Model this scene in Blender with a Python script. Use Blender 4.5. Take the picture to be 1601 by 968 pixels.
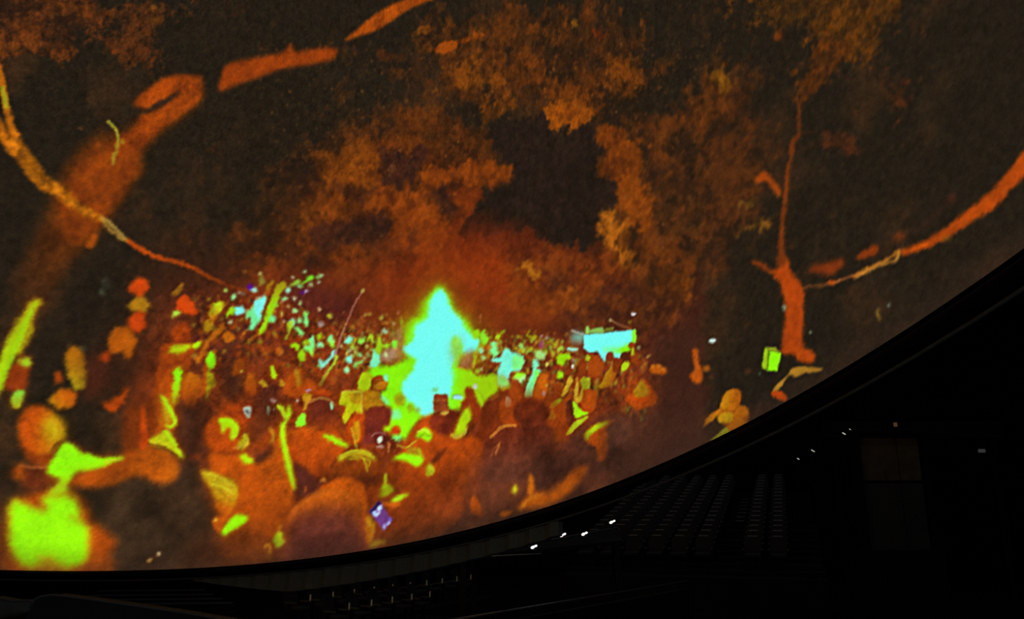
import math, random
import numpy as np
import bpy
from mathutils import Vector, Matrix

# ---------------------------------------------------------------- scene reset
for o in list(bpy.data.objects):
    bpy.data.objects.remove(o)
scene = bpy.context.scene
COL = scene.collection

# ---------------------------------------------------------------- camera
FPX = 1250.0                      # focal length for a 1601 x 968 frame
CAM_PITCH = math.radians(14.2)
CAM_POS = Vector((0.0, 0.0, 1.25))
cam_data = bpy.data.cameras.new('camera')
cam_data.sensor_width = 36.0
cam_data.lens = FPX / 1601.0 * 36.0
cam_data.clip_start = 0.05
cam_data.clip_end = 300.0
cam = bpy.data.objects.new('camera', cam_data)
COL.objects.link(cam)
cam.location = CAM_POS
cam.rotation_euler = (math.pi / 2 + CAM_PITCH, 0, 0)
scene.camera = cam

# ---------------------------------------------------------------- world and exposure
world = bpy.data.worlds.new('world')
scene.world = world
world.use_nodes = True
wb = world.node_tree.nodes['Background']
wb.inputs[0].default_value = (0.0, 0.0, 0.0, 1)
wb.inputs[1].default_value = 0.0
vs = scene.view_settings
vs.view_transform = 'Standard'
vs.look = 'None'
vs.exposure = 0.0
vs.gamma = 1.0
vs.use_curve_mapping = False

# ---------------------------------------------------------------- dome geometry
# unit dome in its own frame: rim circle of radius 1 in z = 0, dome above it
# the dome leans towards the front of the theatre, so its frame is turned in the world
# --- PICTURE BEGIN
RAD = 16.0
_cx, _cy, _h, _yaw, _pit, _rol = .633, -.483, .18, .559, .517, .06
_fw = np.array([math.cos(_pit) * math.sin(_yaw), math.cos(_pit) * math.cos(_yaw), math.sin(_pit)])
_rt = np.array([math.cos(_yaw), -math.sin(_yaw), 0.0])
_up = np.cross(_rt, _fw)
_r2 = _rt * math.cos(_rol) + _up * math.sin(_rol)
_u2 = -_rt * math.sin(_rol) + _up * math.cos(_rol)
SEAT_D = np.array([_cx, _cy, -_h])            # where the photographer sits, dome frame
FOC = 1250.0


def dome_hit(x, y):
    """pixel traced from the photograph -> point on the unit dome (dome frame)"""
    x = np.asarray(x, float)
    y = np.asarray(y, float)
    d = _fw + ((x - 800.5) / FOC)[..., None] * _r2 - ((y - 484.0) / FOC)[..., None] * _u2
    d = d / np.linalg.norm(d, axis=-1, keepdims=True)
    b = d @ SEAT_D
    t = -b + np.sqrt(b * b - (SEAT_D @ SEAT_D - 1))
    return SEAT_D + t[..., None] * d


# the show is laid out on the dome as azimuth / elevation about the projector, which stands in the rim plane
PROJ = np.array([.55, -.42, 0.0])
S = 22.0                                       # picture cells per degree


def chart(X):
    v = X - PROJ
    az = np.degrees(np.arctan2(v[..., 0], v[..., 1]))
    el = np.degrees(np.arctan2(v[..., 2], np.hypot(v[..., 0], v[..., 1])))
    return az, el


AZ0, AZ1, EL1 = -22.0, 96.0, 62.0
CW, CH = int((AZ1 - AZ0) * S), int(EL1 * S)


def T(pts):
    pts = np.asarray(pts, float)
    az, el = chart(dome_hit(pts[:, 0], pts[:, 1]))
    return np.stack([(az - AZ0) * S, el * S], 1)


# ---------------------------------------------------------------- the projected picture
rng = np.random.default_rng(7)
BG = (36, 29, 20)
canvas = np.empty((CH, CW, 3), np.float32)
canvas[:] = BG
idmap = np.zeros((CH, CW), np.int16)
IDS = {}                                       # key -> index
ID_INFO = {}                                   # key -> (name, label)


def ident(key):
    if key not in IDS:
        IDS[key] = len(IDS) + 1
    return IDS[key]


def vnoise(shape, cell, seed):
    r = np.random.default_rng(seed)
    h, w = int(shape[0] / cell) + 3, int(shape[1] / cell) + 3
    g = r.random((h, w)).astype(np.float32)
    yy = np.arange(shape[0]) / cell
    xx = np.arange(shape[1]) / cell
    yi, xi = yy.astype(int), xx.astype(int)
    fy, fx = (yy - yi).astype(np.float32), (xx - xi).astype(np.float32)
    fy = (fy * fy * (3 - 2 * fy))[:, None]
    fx = (fx * fx * (3 - 2 * fx))[None]
    a, b = g[np.ix_(yi, xi)], g[np.ix_(yi, xi + 1)]
    c, d = g[np.ix_(yi + 1, xi)], g[np.ix_(yi + 1, xi + 1)]
    return (a * (1 - fx) + b * fx) * (1 - fy) + (c * (1 - fx) + d * fx) * fy


def fbm(shape, cell, seed, octaves=4, gain=.6):
    out = np.zeros(shape, np.float32)
    amp, tot = 1.0, 0
    for k in range(octaves):
        out += amp * vnoise(shape, max(cell, 1.01), seed + k)
        tot += amp
        amp *= gain
        cell /= 2.1
    return out / tot


FB_BIG = fbm((CH, CW), 90, 11, 4, .55)
FB_MID = fbm((CH, CW), 34, 21, 4, .72)
FB_FINE = fbm((CH, CW), 9, 31, 3, .8)
FB_MID = np.clip((FB_MID - FB_MID.mean()) / FB_MID.std() * .19 + .5, 0, 1)
FB_FINE = np.clip((FB_FINE - FB_FINE.mean()) / FB_FINE.std() * .19 + .5, 0, 1)


def blur1(a, r):
    """three box passes, close to a gaussian of sigma r"""
    if r < .35:
        return a
    w = max(1, int(round(r * 1.0)))
    for ax in (0, 1):
        for _ in range(3):
            k = 2 * w + 1
            p = np.pad(a, [(w + 1, w) if i == ax else (0, 0) for i in (0, 1)], mode='edge')
            c = np.cumsum(p, axis=ax, dtype=np.float64)
            if ax == 0:
                a = ((c[k:] - c[:-k]) / k).astype(np.float32)
            else:
                a = ((c[:, k:] - c[:, :-k]) / k).astype(np.float32)
    return a


def smooth_loop(p, n=5, closed=True):
    p = np.asarray(p, float)
    m = len(p)
    out = []
    rngi = range(m) if closed else range(m - 1)
    for i in rngi:
        if closed:
            p0, p1, p2, p3 = p[i - 1], p[i], p[(i + 1) % m], p[(i + 2) % m]
        else:
            p0, p1, p2, p3 = p[max(i - 1, 0)], p[i], p[i + 1], p[min(i + 2, m - 1)]
        for k in range(n):
            t = k / n
            out.append(.5 * ((2 * p1) + (p2 - p0) * t + (2 * p0 - 5 * p1 + 4 * p2 - p3) * t * t + (3 * p1 - p0 - 3 * p2 + p3) * t ** 3))
    if not closed:
        out.append(p[-1])
    return np.array(out)


def raster(cp, pad):
    """closed outline in picture cells -> (slice box, coverage mask)"""
    x0, y0 = np.floor(cp.min(0)).astype(int) - pad
    x1, y1 = np.ceil(cp.max(0)).astype(int) + pad
    x0, y0 = max(x0, 0), max(y0, 0)
    x1, y1 = min(x1, CW - 1), min(y1, CH - 1)
    if x1 <= x0 or y1 <= y0:
        return None, None
    w = x1 - x0
    acc = np.zeros((y1 - y0, w + 1), np.float32)
    SUB = 3
    a, b = cp, np.roll(cp, -1, 0)
    for s in range(SUB):
        ys = np.arange(y0, y1) + (s + .5) / SUB
        for (ax, ay), (bx, by) in zip(a, b):
            if ay == by:
                continue
            lo, hi = (ay, by) if ay < by else (by, ay)
            i0 = int(np.searchsorted(ys, lo)); i1 = int(np.searchsorted(ys, hi))
            if i1 <= i0:
                continue
            xs = ax + (ys[i0:i1] - ay) * (bx - ax) / (by - ay) - x0
            sgn = 1.0 if by > ay else -1.0
            xs = np.clip(xs, 0, w - 1e-3)
            xi = xs.astype(int)
            fr = xs - xi
            rows = np.arange(i0, i1)
            np.add.at(acc, (rows, xi), sgn * (1 - fr))
            np.add.at(acc, (rows, xi + 1), sgn * fr)
    m = np.clip(np.abs(np.cumsum(acc, 1))[:, :w] / SUB, 0, 1)
    return (slice(y0, y1), slice(x0, x1)), m.astype(np.float32)


def comp(box, m, col, key=None, col2=None, axis=None, tex=.0):
    c = np.array(col, np.float32)
    if col2 is not None:
        h, w = m.shape
        ys, xs = np.mgrid[0:h, 0:w].astype(np.float32)
        ex = xs / max(w - 1, 1)
        ey = 1 - ys / max(h - 1, 1)                     # 0 at the top
        t = np.clip(ex * axis[0] + ey * axis[1] + (axis[2] if len(axis) > 2 else 0), 0, 1)[..., None]
        t = t * t * (3 - 2 * t)
        src = c * (1 - t) + np.array(col2, np.float32) * t
    else:
        src = np.broadcast_to(c, m.shape + (3,))
    if tex and c[1] > 190:
        tex = tex * .35
    if tex:
        src = src * (1 + tex * 2 * (FB_MID[box] - .5) + tex * 1.2 * (FB_FINE[box] - .5))[..., None]
    mm = m[..., None]
    canvas[box] = canvas[box] * (1 - mm) + src * mm
    if key:
        k = ident(key)
        sub = idmap[box]
        sub[m > .5] = k


def parse(s):
    return np.array([[float(v) for v in q.split(',')] for q in s.split()])


ORG = {'L1': (0, 400, 4), 'L2': (0, 600, 4), 'M1': (300, 400, 4), 'M2': (300, 600, 4), 'R1': (650, 400, 4), 'R2': (650, 600, 4),
       'RR': (950, 480, 4), 'BL': (0, 726, 4), 'TL': (0, 0, 4), 'TK': (0, 200, 4), 'TM': (400, 0, 4), 'TF': (400, 200, 4),
       'TR': (700, 0, 4), 'TS': (800, 200, 4), 'TT': (1100, 0, 4), 'TB': (1140, 220, 3.4577), 'B5': (300, 780, 5.0), 'PX': (0, 0, 1)}


def px(crop, s):
    ox, oy, k = ORG[crop]
    p = parse(s) if isinstance(s, str) else np.asarray(s, float)
    return p / k + np.array([ox, oy])


def blob(crop, s, col, blur=1.2, a=1.0, key=None, col2=None, axis=(0, 1), tex=.10, n=5, sharp=False):
    p = px(crop, s)
    if not sharp:
        p = smooth_loop(p, n)
    cp = T(p)
    blur = blur * BLURK
    if HALO and col[1] > 145 and col[1] > col[0] * .85 and col[2] < 120 and len(p) > 8:
        # warm rim where the light wraps round a figure
        box, m = raster(cp, int((blur + HALO) * 3.2) + 2)
        if box is not None:
            comp(box, blur1(m, blur + HALO) * .8 * a, (190, 104, 10))
    pad = int(blur * 3.2) + 2
    box, m = raster(cp, pad)
    if box is None:
        return
    m = blur1(m, blur) * a
    comp(box, m, col, key, col2, axis, tex)


def ell(crop, x, y, rx, ry, col, blur=1.0, a=1.0, rot=0, key=None, **kw):
    t = np.linspace(0, 2 * math.pi, 15)[:-1]
    r = math.radians(rot)
    X = x + rx * np.cos(t) * math.cos(r) - ry * np.sin(t) * math.sin(r)
    Y = y + rx * np.cos(t) * math.sin(r) + ry * np.sin(t) * math.cos(r)
    blob(crop, np.stack([X, Y], 1), col, blur, a, key, sharp=True, **kw)


def stroke(crop, s, w, col, blur=.8, a=1.0, key=None, smooth=True, **kw):
    """open path with a width per point (in crop cells)"""
    p = parse(s) if isinstance(s, str) else np.asarray(s, float)
    w = np.broadcast_to(np.asarray(w, float), (len(p),)) if np.ndim(w) == 0 or len(w) == len(p) else np.interp(np.linspace(0, 1, len(p)), np.linspace(0, 1, len(w)), w)
    if smooth and len(p) > 2:
        q = smooth_loop(np.column_stack([p, w]), 4, closed=False)
        p, w = q[:, :2], q[:, 2]
    d = np.gradient(p, axis=0)
    d /= np.linalg.norm(d, axis=1, keepdims=True) + 1e-9
    nrm = np.stack([-d[:, 1], d[:, 0]], 1)
    L = p + nrm * w[:, None] / 2
    R = p - nrm * w[:, None] / 2
    blob(crop, np.vstack([L, R[::-1]]), col, blur, a, key, sharp=True, **kw)


def foliage(crop, s, lo, hi, blur=6, rag=1.0, a=1.0, key=None, fine=.5, gain=1.3, soft=.5):
    """ragged mass of leaves: outline broken up by noise, mottled between two tones"""
    blur = blur * 1.5
    cp = T(smooth_loop(px(crop, s), 4))
    box, m = raster(cp, int(blur * 4) + 4)
    if box is None:
        return
    m = blur1(m, blur)
    n = FB_MID[box] * (1 - fine * .5) + FB_FINE[box] * fine * .5
    m = np.clip((m + rag * 1.1 * (n - .5) - .5) / soft + .5, 0, 1)
    m = m * m * (3 - 2 * m) * a
    t = np.clip((FB_MID[box] - .5) * gain + (FB_FINE[box] - .5) * gain * fine + (FB_BIG[box] - .5) * gain * 1.2 + .45, 0, 1)[..., None]
    src = np.array(lo, np.float32) * (1 - t) + np.array(hi, np.float32) * t
    canvas[box] = canvas[box] * (1 - m[..., None]) + src * m[..., None]
    if key:
        k = ident(key)
        sub = idmap[box]
        sub[m > .5] = k


def warp(amp, cell, seed, mask=None, rows=(0, 1060)):
    """shuffle the picture a little so that no outline stays smooth"""
    r0_, r1_ = rows
    sh = (r1_ - r0_, CW)
    dx = (fbm(sh, cell, seed, 2, .7) - .5) * np.float32(2.6 * amp)
    dy = (fbm(sh, cell, seed + 50, 2, .7) - .5) * np.float32(2.6 * amp)
    if mask is not None:
        dx, dy = dx * mask[r0_:r1_], dy * mask[r0_:r1_]
    X = np.clip(np.arange(CW, dtype=np.float32)[None] + dx + .5, 0, CW - 1).astype(np.int32)
    Y = np.clip(np.arange(r0_, r1_, dtype=np.float32)[:, None] + dy + .5, 0, CH - 1).astype(np.int32)
    canvas[r0_:r1_] = canvas[Y, X]
    idmap[r0_:r1_] = idmap[Y, X]


def soften(rad, rows=(0, 1060)):
    for ch in range(3):
        canvas[rows[0]:rows[1], :, ch] = blur1(np.ascontiguousarray(canvas[rows[0]:rows[1], :, ch]), rad)


def region(crop, s, blur):
    m = np.zeros((CH, CW), np.float32)
    box, q = raster(T(smooth_loop(px(crop, s), 4)), int(blur * 3.3) + 2)
    m[box] = blur1(q, blur)
    return m


def info(key, name, label):
    ID_INFO[key] = (name, label)


HALO, BLURK = 0, 1.0
LIME, CYAN, MINT = (138, 236, 2), (116, 255, 242), (120, 240, 165)
YEL, OLI, ORA, RED, BRO, DRK, PUR = (186, 178, 20), (152, 140, 22), (182, 80, 10), (196, 66, 6), (122, 52, 14), (46, 34, 24), (84, 38, 30)
ORG.update({'Z1': (330, 420, 8), 'Z2': (450, 480, 8), 'Z3': (740, 480, 8), 'Z4': (860, 490, 8), 'Z5': (250, 480, 8), 'Z6': (350, 560, 8),
            'Z7': (520, 570, 8), 'Z8': (700, 560, 8)})

# ---- night sky, faint canopy over the whole dome
tt = np.clip((FB_BIG - .47) * 2.6, 0, 1)[..., None]
canvas += tt * np.array((26, 11, 3), np.float32)


def glow(x, y, rx, ry, col, a, blur):
    ell('PX', x, y, rx, ry, col, blur, a, tex=.06)


# reddish smoke and firelight over the crowd
glow(700, 470, 330, 150, (86, 34, 16), .85, 48)
glow(720, 440, 200, 120, (122, 44, 13), .8, 42)
glow(700, 420, 110, 90, (146, 54, 12), .7, 36)
glow(420, 560, 240, 120, (92, 38, 18), .75, 40)
glow(880, 620, 190, 140, (96, 40, 18), .75, 36)
glow(330, 420, 120, 50, (60, 30, 18), .6, 24)
blob('PX', '860,470 1000,455 1094,430 1096,560 1097,690 1060,720 960,740 900,640', (72, 33, 22), 8, .85, tex=.08)
blob('PX', '1030,700 1094,600 1098,700 1180,640 1200,650 1080,705 990,742', (66, 36, 26), 14, .6)

# ---- trees of the show
foliage('PX', '380,380 400,320 450,255 520,210 600,185 700,180 770,225 802,270 750,300 735,345 700,410 600,470 480,470 400,440 350,420', (58, 29, 15), (118, 54, 14), 26, .9, .95, 'leaves_mid', .55, 1.5, .8)
foliage('PX', '490,260 530,232 585,222 590,250 588,275 600,284 560,300 515,292', (96, 46, 12), (142, 70, 14), 7, 1.0, .85, None, .6, 1.3, .8)
foliage('PX', '450,300 520,298 560,308 570,322 545,342 490,345 470,372 430,380 410,350', (84, 40, 14), (140, 66, 16), 9, 1.0, .8, None, .6, 1.3, .8)
foliage('PX', '580,300 640,300 700,338 728,345 708,385 650,395 610,380 620,345 590,330', (110, 46, 12), (150, 68, 16), 9, 1.0, .8, None, .6, 1.3, .8)
foliage('PX', '660,265 720,252 770,256 804,268 790,284 750,294 700,290 660,285', (104, 46, 12), (156, 70, 12), 4, .9, .9, None, .6, 1.3, .6)
foliage('PX', '690,292 752,296 752,312 735,343 716,332 700,312', (96, 38, 14), (132, 56, 14), 4, .9, .85, None, .5, 1.3, .6)
foliage('PX', '600,190 700,180 760,210 770,245 700,245 640,228 600,225', (52, 30, 15), (92, 46, 15), 12, 1.0, .8)
foliage('PX', '400,440 440,400 480,425 560,415 640,420 700,405 780,430 760,470 640,470 560,480 440,470', (104, 42, 16), (140, 58, 20), 14, .9, .7, None, .6, 1.3, .9)
# gaps in the leaves
for s, a in (('588,235 615,238 672,230 664,250 648,275 640,292 615,290 590,282 604,262', .95), ('488,362 505,348 560,345 605,336 614,352 588,372 540,380 505,400 490,384', .85), ('470,398 486,394 500,412 480,424', .7),
             ('676,296 698,292 716,330 700,336 684,318', .85), ('515,286 560,292 590,290 580,302 540,300', .65), ('636,366 650,352 652,384 640,390', .7), ('552,302 575,305 570,316 552,314', .7), ('600,322 614,330 606,346 594,336', .5),
             ('560,360 600,362 640,392 610,402 570,390', .45), ('430,388 470,380 460,400 430,404', .5)):
    foliage('PX', s, (42, 27, 20), (64, 32, 22), 4, .9, a, None, .6, 1.0, .5)

# upper canopy
foliage('PX', '640,60 720,30 820,10 960,30 1010,100 1020,190 960,200 900,180 840,190 790,165 740,190 690,170 700,110 650,100', (40, 27, 17), (78, 41, 16), 20, 1.1, .9, 'leaves_top', .6, 1.5, .9)
foliage('PX', '852,172 868,155 905,160 930,172 922,192 900,204 880,196 868,208 856,192', (112, 52, 10), (164, 80, 12), 3.5, .9, .9, None, .7, 1.3, .6)
foliage('PX', '720,105 745,92 760,118 790,115 785,135 740,140 712,128', (60, 34, 14), (134, 68, 14), 5, 1.2, .75, None, .7, 1.6, .8)
foliage('PX', '800,95 830,88 860,120 900,125 950,140 940,165 860,155 820,150', (54, 31, 15), (108, 52, 14), 9, 1.3, .8, None, .7, 1.6, .9)
foliage('PX', '745,182 770,160 800,152 802,172 775,182 755,192', (76, 40, 12), (138, 70, 12), 4, 1.1, .8, None, .7, 1.4, .8)
foliage('PX', '950,85 985,92 1000,110 1000,150 965,160 955,120', (56, 32, 14), (120, 60, 14), 6, 1.3, .8, None, .7, 1.5, .8)
foliage('PX', '640,40 690,28 760,22 800,40 880,35 900,55 820,65 700,70 650,80', (46, 29, 16), (96, 50, 16), 7, 1.2, .7, None, .7, 1.6, .9)
ell('TR', 940, 215, 40, 26, (120, 44, 14), 3, .8)
ell('TR', 790, 140, 14, 26, (150, 92, 20), 2, .8)

# right-hand tree column
foliage('PX', '925,205 960,190 1040,180 1140,110 1180,150 1200,260 1180,340 1150,400 1095,430 1090,470 1000,490 950,470 930,400 960,340 960,290 935,260', (44, 28, 17), (82, 43, 18), 16, 1.1, .95, 'leaves_right', .6, 1.5, .9)
foliage('PX', '926,205 950,192 985,215 1010,240 1020,290 1035,330 1010,365 1000,400 960,395 962,340 966,300 935,272 930,255 945,240', (92, 42, 12), (146, 68, 12), 5, .95, .92, None, .65, 1.4, .7)
foliage('PX', '930,325 950,322 965,345 990,350 985,390 1000,430 960,450 948,400 930,372 928,350', (88, 46, 14), (178, 98, 20), 4, 1.2, .92, None, .8, 1.9, .6)
foliage('PX', '945,440 980,420 1040,410 1075,430 1085,475 1010,490 950,480', (84, 42, 14), (146, 74, 16), 7, 1.1, .88, None, .7, 1.6, .8)
foliage('PX', '1000,200 1060,180 1110,110 1142,125 1140,160 1110,210 1060,240 1010,240', (56, 33, 16), (100, 50, 16), 10, 1.3, .75, None, .7, 1.5, .9)
foliage('PX', '1112,110 1130,108 1146,126 1140,142 1118,138', (92, 52, 12), (150, 94, 18), 3, 1.0, .8, None, .8, 1.6, .8)
foliage('PX', '1000,370 1050,372 1080,400 1090,430 1040,440 1005,420', (70, 36, 16), (112, 54, 16), 7, 1.1, .8)
foliage('PX', '1020,330 1060,300 1100,310 1090,360 1040,380', (44, 30, 18), (74, 42, 18), 8, 1.2, .7)
foliage('PX', '1130,375 1160,358 1185,345 1200,350 1178,362 1150,374', (76, 48, 16), (140, 86, 26), 2.5, 1.0, .85, 'leaves_right')
foliage('PX', '1155,315 1182,312 1176,326 1158,326', (60, 42, 20), (104, 70, 24), 3, 1.0, .7)
for s, a in (('1050,210 1085,200 1075,230 1050,238', .8), ('1000,262 1040,255 1035,275 1000,285', .8), ('1018,330 1040,305 1030,345 1014,345', .7), ('980,358 998,350 995,400 985,390', .85), ('958,330 975,328 978,345 962,345', .7),
             ('1010,420 1030,405 1026,450 1014,452', .5), ('950,395 965,400 962,420 950,415', .6)):
    foliage('PX', s, (36, 27, 18), (52, 31, 19), 4, .8, a, None, .6, 1.0, .6)
stroke('TS', '880,605 960,585 1040,555 1095,500', (8, 6, 7, 6), (140, 62, 22), .8, .75)
stroke('TS', '1000,335 1060,325 1120,340', (4, 5, 3), (116, 74, 44), .7, .7)

# lower middle trees behind the fire
foliage('PX', '800,372 812,360 824,350 832,366 850,372 885,378 890,390 902,376 914,395 935,388 960,405 990,440 1000,500 940,515 880,480 820,470 790,430', (86, 37, 16), (136, 60, 16), 6, .9, .92, 'leaves_low', .6, 1.5, .7)
foliage('PX', '850,430 890,440 910,470 940,450 1000,440 1020,480 960,500 905,520 860,480', (58, 29, 20), (96, 46, 20), 9, 1.1, .85, None, .6, 1.4, .9)
foliage('PX', '808,422 826,410 834,418 850,422 846,432 825,428', (140, 76, 16), (186, 116, 22), 2.2, .8, .9, None, .7, 1.3, .6)
foliage('PX', '800,440 850,450 900,465 880,485 850,500 800,480', (116, 50, 14), (146, 68, 16), 8, 1.0, .7)
foliage('PX', '935,488 990,470 1060,455 1085,480 1050,500 990,505 950,510', (56, 29, 19), (112, 54, 18), 8, 1.2, .75, None, .6, 1.5, .9)
foliage('PX', '830,470 900,450 905,475 880,482 850,482', (110, 50, 16), (148, 72, 18), 5, 1.0, .7)

# open night sky between the trees
foliage('PX', '718,362 732,342 752,312 750,293 797,286 802,268 790,252 775,232 768,205 800,185 850,180 858,192 864,208 876,208 890,198 898,208 906,200 926,192 930,213 946,236 932,254 936,273 964,286 964,302 960,320 934,330 942,342 928,358 944,374 912,388 902,376 888,388 870,376 848,374 838,376 826,352 812,364 790,368 750,366', (33, 25, 18), (42, 29, 22), 3, .95, 1.0, 'sky_gap', .9, .8, .42)
blob('PX', '715,372 740,340 800,350 830,366 860,378 830,392 760,400 715,395', (88, 34, 16), 13, .75, tex=.1)
ell('TF', 860, 258, 16, 14, (150, 84, 40), 1.5, .7)
stroke('TF', '940,275 1000,240 1060,200', (4, 3, 3), (96, 56, 40), .8, .7)
glow(415, 270, 70, 120, (38, 29, 19), .65, 34)
glow(480, 190, 110, 40, (38, 29, 19), .6, 26)
warp(9, 14, 301)
warp(5, 5, 302)
soften(1.0)

# faint lit canopy at the corners
foliage('PX', '-80,-60 150,-60 145,30 130,60 85,85 50,95 0,100 -80,100', (52, 30, 18), (112, 54, 18), 14, 1.0, .85, 'canopy_left', .4)
foliage('PX', '150,30 240,5 262,35 235,75 255,115 200,100 175,80', (40, 28, 18), (92, 46, 18), 12, 1.2, .8, None, .5)
ell('TL', 985, 125, 28, 20, (120, 66, 16), 3, .7)
ell('TL', 965, 45, 22, 18, (124, 70, 18), 3, .7)
ell('TL', 715, 322, 18, 16, (140, 58, 14), 2, .8)
foliage('PX', '1185,-40 1400,-40 1395,30 1370,50 1375,80 1330,95 1310,60 1250,40 1200,30', (56, 36, 16), (104, 56, 14), 12, 1.0, .85, 'canopy_right', .5)
foliage('PX', '1270,80 1320,60 1330,80 1305,105 1290,130 1265,160 1250,165 1260,120', (54, 32, 16), (98, 48, 14), 8, 1.1, .75)
foliage('PX', '1370,90 1400,110 1418,150 1405,175 1388,160', (44, 30, 18), (86, 40, 16), 9, 1.0, .7)
foliage('PX', '1270,210 1320,205 1340,235 1320,240', (44, 30, 20), (86, 42, 20), 6, 1.0, .7)
ell('TT', 468, 222, 30, 28, (140, 62, 16), 3, .8)

canvas *= (1 + .34 * (FB_FINE - .5))[..., None]
# firelit leaf tips
r = random.Random(3)
for _ in range(1500):
    x, y = r.uniform(400, 1100), r.uniform(60, 490)
    if 720 < x < 945 and 190 < y < 375:
        continue
    k = r.random()
    ell('PX', x, y, .9 + k, .7 + .7 * k, (150 + 40 * k, 76 + 40 * k, 18 + 20 * k), .6, .15 + .45 * r.random() ** 2, r.uniform(-50, 50), tex=0)
# ---- left trunk and limbs
blob('PX', '20,470 40,400 70,345 100,270 150,215 190,210 215,190 270,150 310,140 300,170 250,205 215,245 222,262 190,310 165,345 140,380 118,400 90,440 70,480', (124, 54, 10), 9, .85, 'trunk_left', (52, 32, 18), (-.6, 1.5, -.42), .25)
blob('PX', '95,330 125,270 180,225 222,200 285,155 312,125 318,140 308,160 250,205 218,242 222,262 168,335 140,372 110,380', (140, 60, 10), 5, .8, 'trunk_left', tex=.2)
blob('TL', '845,640 930,560 1040,490 1150,470 1260,480 1250,560 1240,640 1060,760 930,860 830,960 720,968 760,860 850,790 880,720 960,700 1060,640 1140,570 1080,590 960,650 920,670', (148, 62, 10), 3, 1, 'trunk_left', tex=.2)
blob('TL', '840,645 930,560 1040,490 1130,480 1230,500 1100,570 960,650 920,668', (156, 64, 12), 3, 1, 'trunk_left', tex=.2)
blob('TL', '870,720 960,690 1060,635 1140,565 1100,585 980,645 930,690', (48, 32, 26), 2, .9)
blob('PX', '343,142 348,112 360,98 400,90 440,82 455,68 462,80 490,76 525,75 526,88 508,96 440,108 400,122 365,134', (146, 58, 12), 3, .95, 'limb_top', tex=.15)
blob('PX', '540,62 560,44 590,20 620,4 660,-12 700,-26 690,-8 640,14 605,38 588,48 560,56 546,62', (162, 70, 12), 2.2, .95, 'limb_top', tex=.2)
foliage('PX', '636,62 650,46 672,38 686,42 676,52 655,54', (90, 48, 14), (140, 76, 20), 2.5, .8, .85)
foliage('PX', '662,80 690,68 720,60 760,48 755,56 720,68 698,80', (100, 46, 12), (160, 72, 14), 2.5, .8, .85)
foliage('PX', '590,80 640,82 645,92 600,95', (60, 32, 16), (90, 44, 16), 4, .8, .6)
# rope-like branch
stroke('PX', '-40,20 -8,95 4,130 10,165 22,205 30,225', (10, 12, 12, 10, 12, 14), (178, 96, 14), 1.4, 1, 'branch_left', tex=.3)
stroke('PX', '-40,150 -10,185 15,222 40,250 62,280 85,295', (16, 17, 20, 22, 22, 18), (172, 92, 14), 1.6, 1, 'branch_left', tex=.35)
stroke('PX', '20,215 40,245 66,282 95,298 115,318 140,333 162,342', (17, 21, 22, 18, 15, 12, 9), (184, 104, 16), 1.5, 1, 'branch_left', tex=.35)
stroke('PX', '5,135 9,158 12,170', (6, 8, 5), (150, 160, 24), 1.2, .8)
stroke('PX', '160,340 172,348 185,362 200,376', (5, 4, 4, 4), (178, 142, 60), .9, 1, 'branch_left')
stroke('PX', '160,343 170,356 186,370 200,378', (5, 4, 4, 4), (172, 128, 44), .9, 1, 'branch_left')
stroke('PX', '198,374 216,386 240,399 270,407 300,418 330,434 352,444 390,455', (6, 7, 7, 6, 6, 4, 3, 3), (180, 70, 12), 1.0, 1, 'branch_left', tex=.2)
stroke('TL', '675,755 720,800 740,850 740,910 720,968 710,1030', (16, 18, 16, 14, 16, 14), (168, 158, 40), 1.0, .95, 'twig_left')
ell('TL', 768, 885, 12, 18, (165, 130, 30), 1.2, .8)
blob('TK', '540,730 560,690 590,660 610,680 590,740 565,755', (176, 80, 14), 1.6, .95, 'leaf_left')
ell('TK', 655, 950, 10, 14, (100, 110, 80), 1.5, .7)
ell('L1', 642, 222, 14, 16, (110, 125, 90), 1.5, .8)
ell('L1', 668, 185, 26, 22, (52, 54, 42), 3, .7)
ell('L1', 522, 582, 18, 22, (84, 84, 60), 2, .7)

# ---- right tree
blob('TB', '230,700 265,690 280,650 290,620 320,640 330,690 360,740 400,790 405,860 402,968 400,1060 390,1140 290,1150 285,1100 300,968 298,860 275,760', (164, 62, 8), 2, 1, 'trunk_right', tex=.12)
blob('TB', '270,520 285,380 300,250 320,120 345,30 352,40 330,140 322,260 305,380 300,480 300,560 310,660 260,680 262,600', (146, 60, 14), 2.2, .9, 'trunk_right', (98, 44, 16), (0, 1, -.2), .15)
stroke('TT', '540,960 565,880 600,830 595,720 600,640', (22, 24, 18, 18, 22), (124, 52, 14), 2, .85, 'trunk_right')
stroke('TT', '600,640 650,590 720,520 800,420 880,330', (24, 20, 16, 14, 14), (92, 46, 16), 2.4, .75)
stroke('TT', '600,630 550,590 530,560', (12, 8, 6), (78, 46, 24), 2, .7)
stroke('TT', '600,830 660,825 720,815', (10, 8, 6), (90, 42, 16), 2, .7)
stroke('TT', '590,935 660,920 760,910 880,900 980,950', (8, 8, 10, 30, 30), (84, 40, 20), 3, .6)
blob('TB', '140,215 160,180 195,165 225,190 250,225 275,255 280,300 250,280 225,240 200,215 165,222', (160, 66, 12), 2.2, .95, 'trunk_right')
blob('TB', '120,645 160,650 220,690 260,720 270,760 230,720 180,690 130,660', (158, 62, 14), 2, .9, 'trunk_right')
blob('TB', '430,690 500,660 620,640 610,680 545,730 500,715 450,710', (132, 52, 16), 3, .9, 'limb_right')
blob('TB', '690,630 720,600 790,560 810,590 770,620 710,640', (140, 54, 14), 2.5, .9, 'limb_right')
ell('TB', 920, 515, 36, 16, (132, 54, 18), 3, .8, -15)
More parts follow.
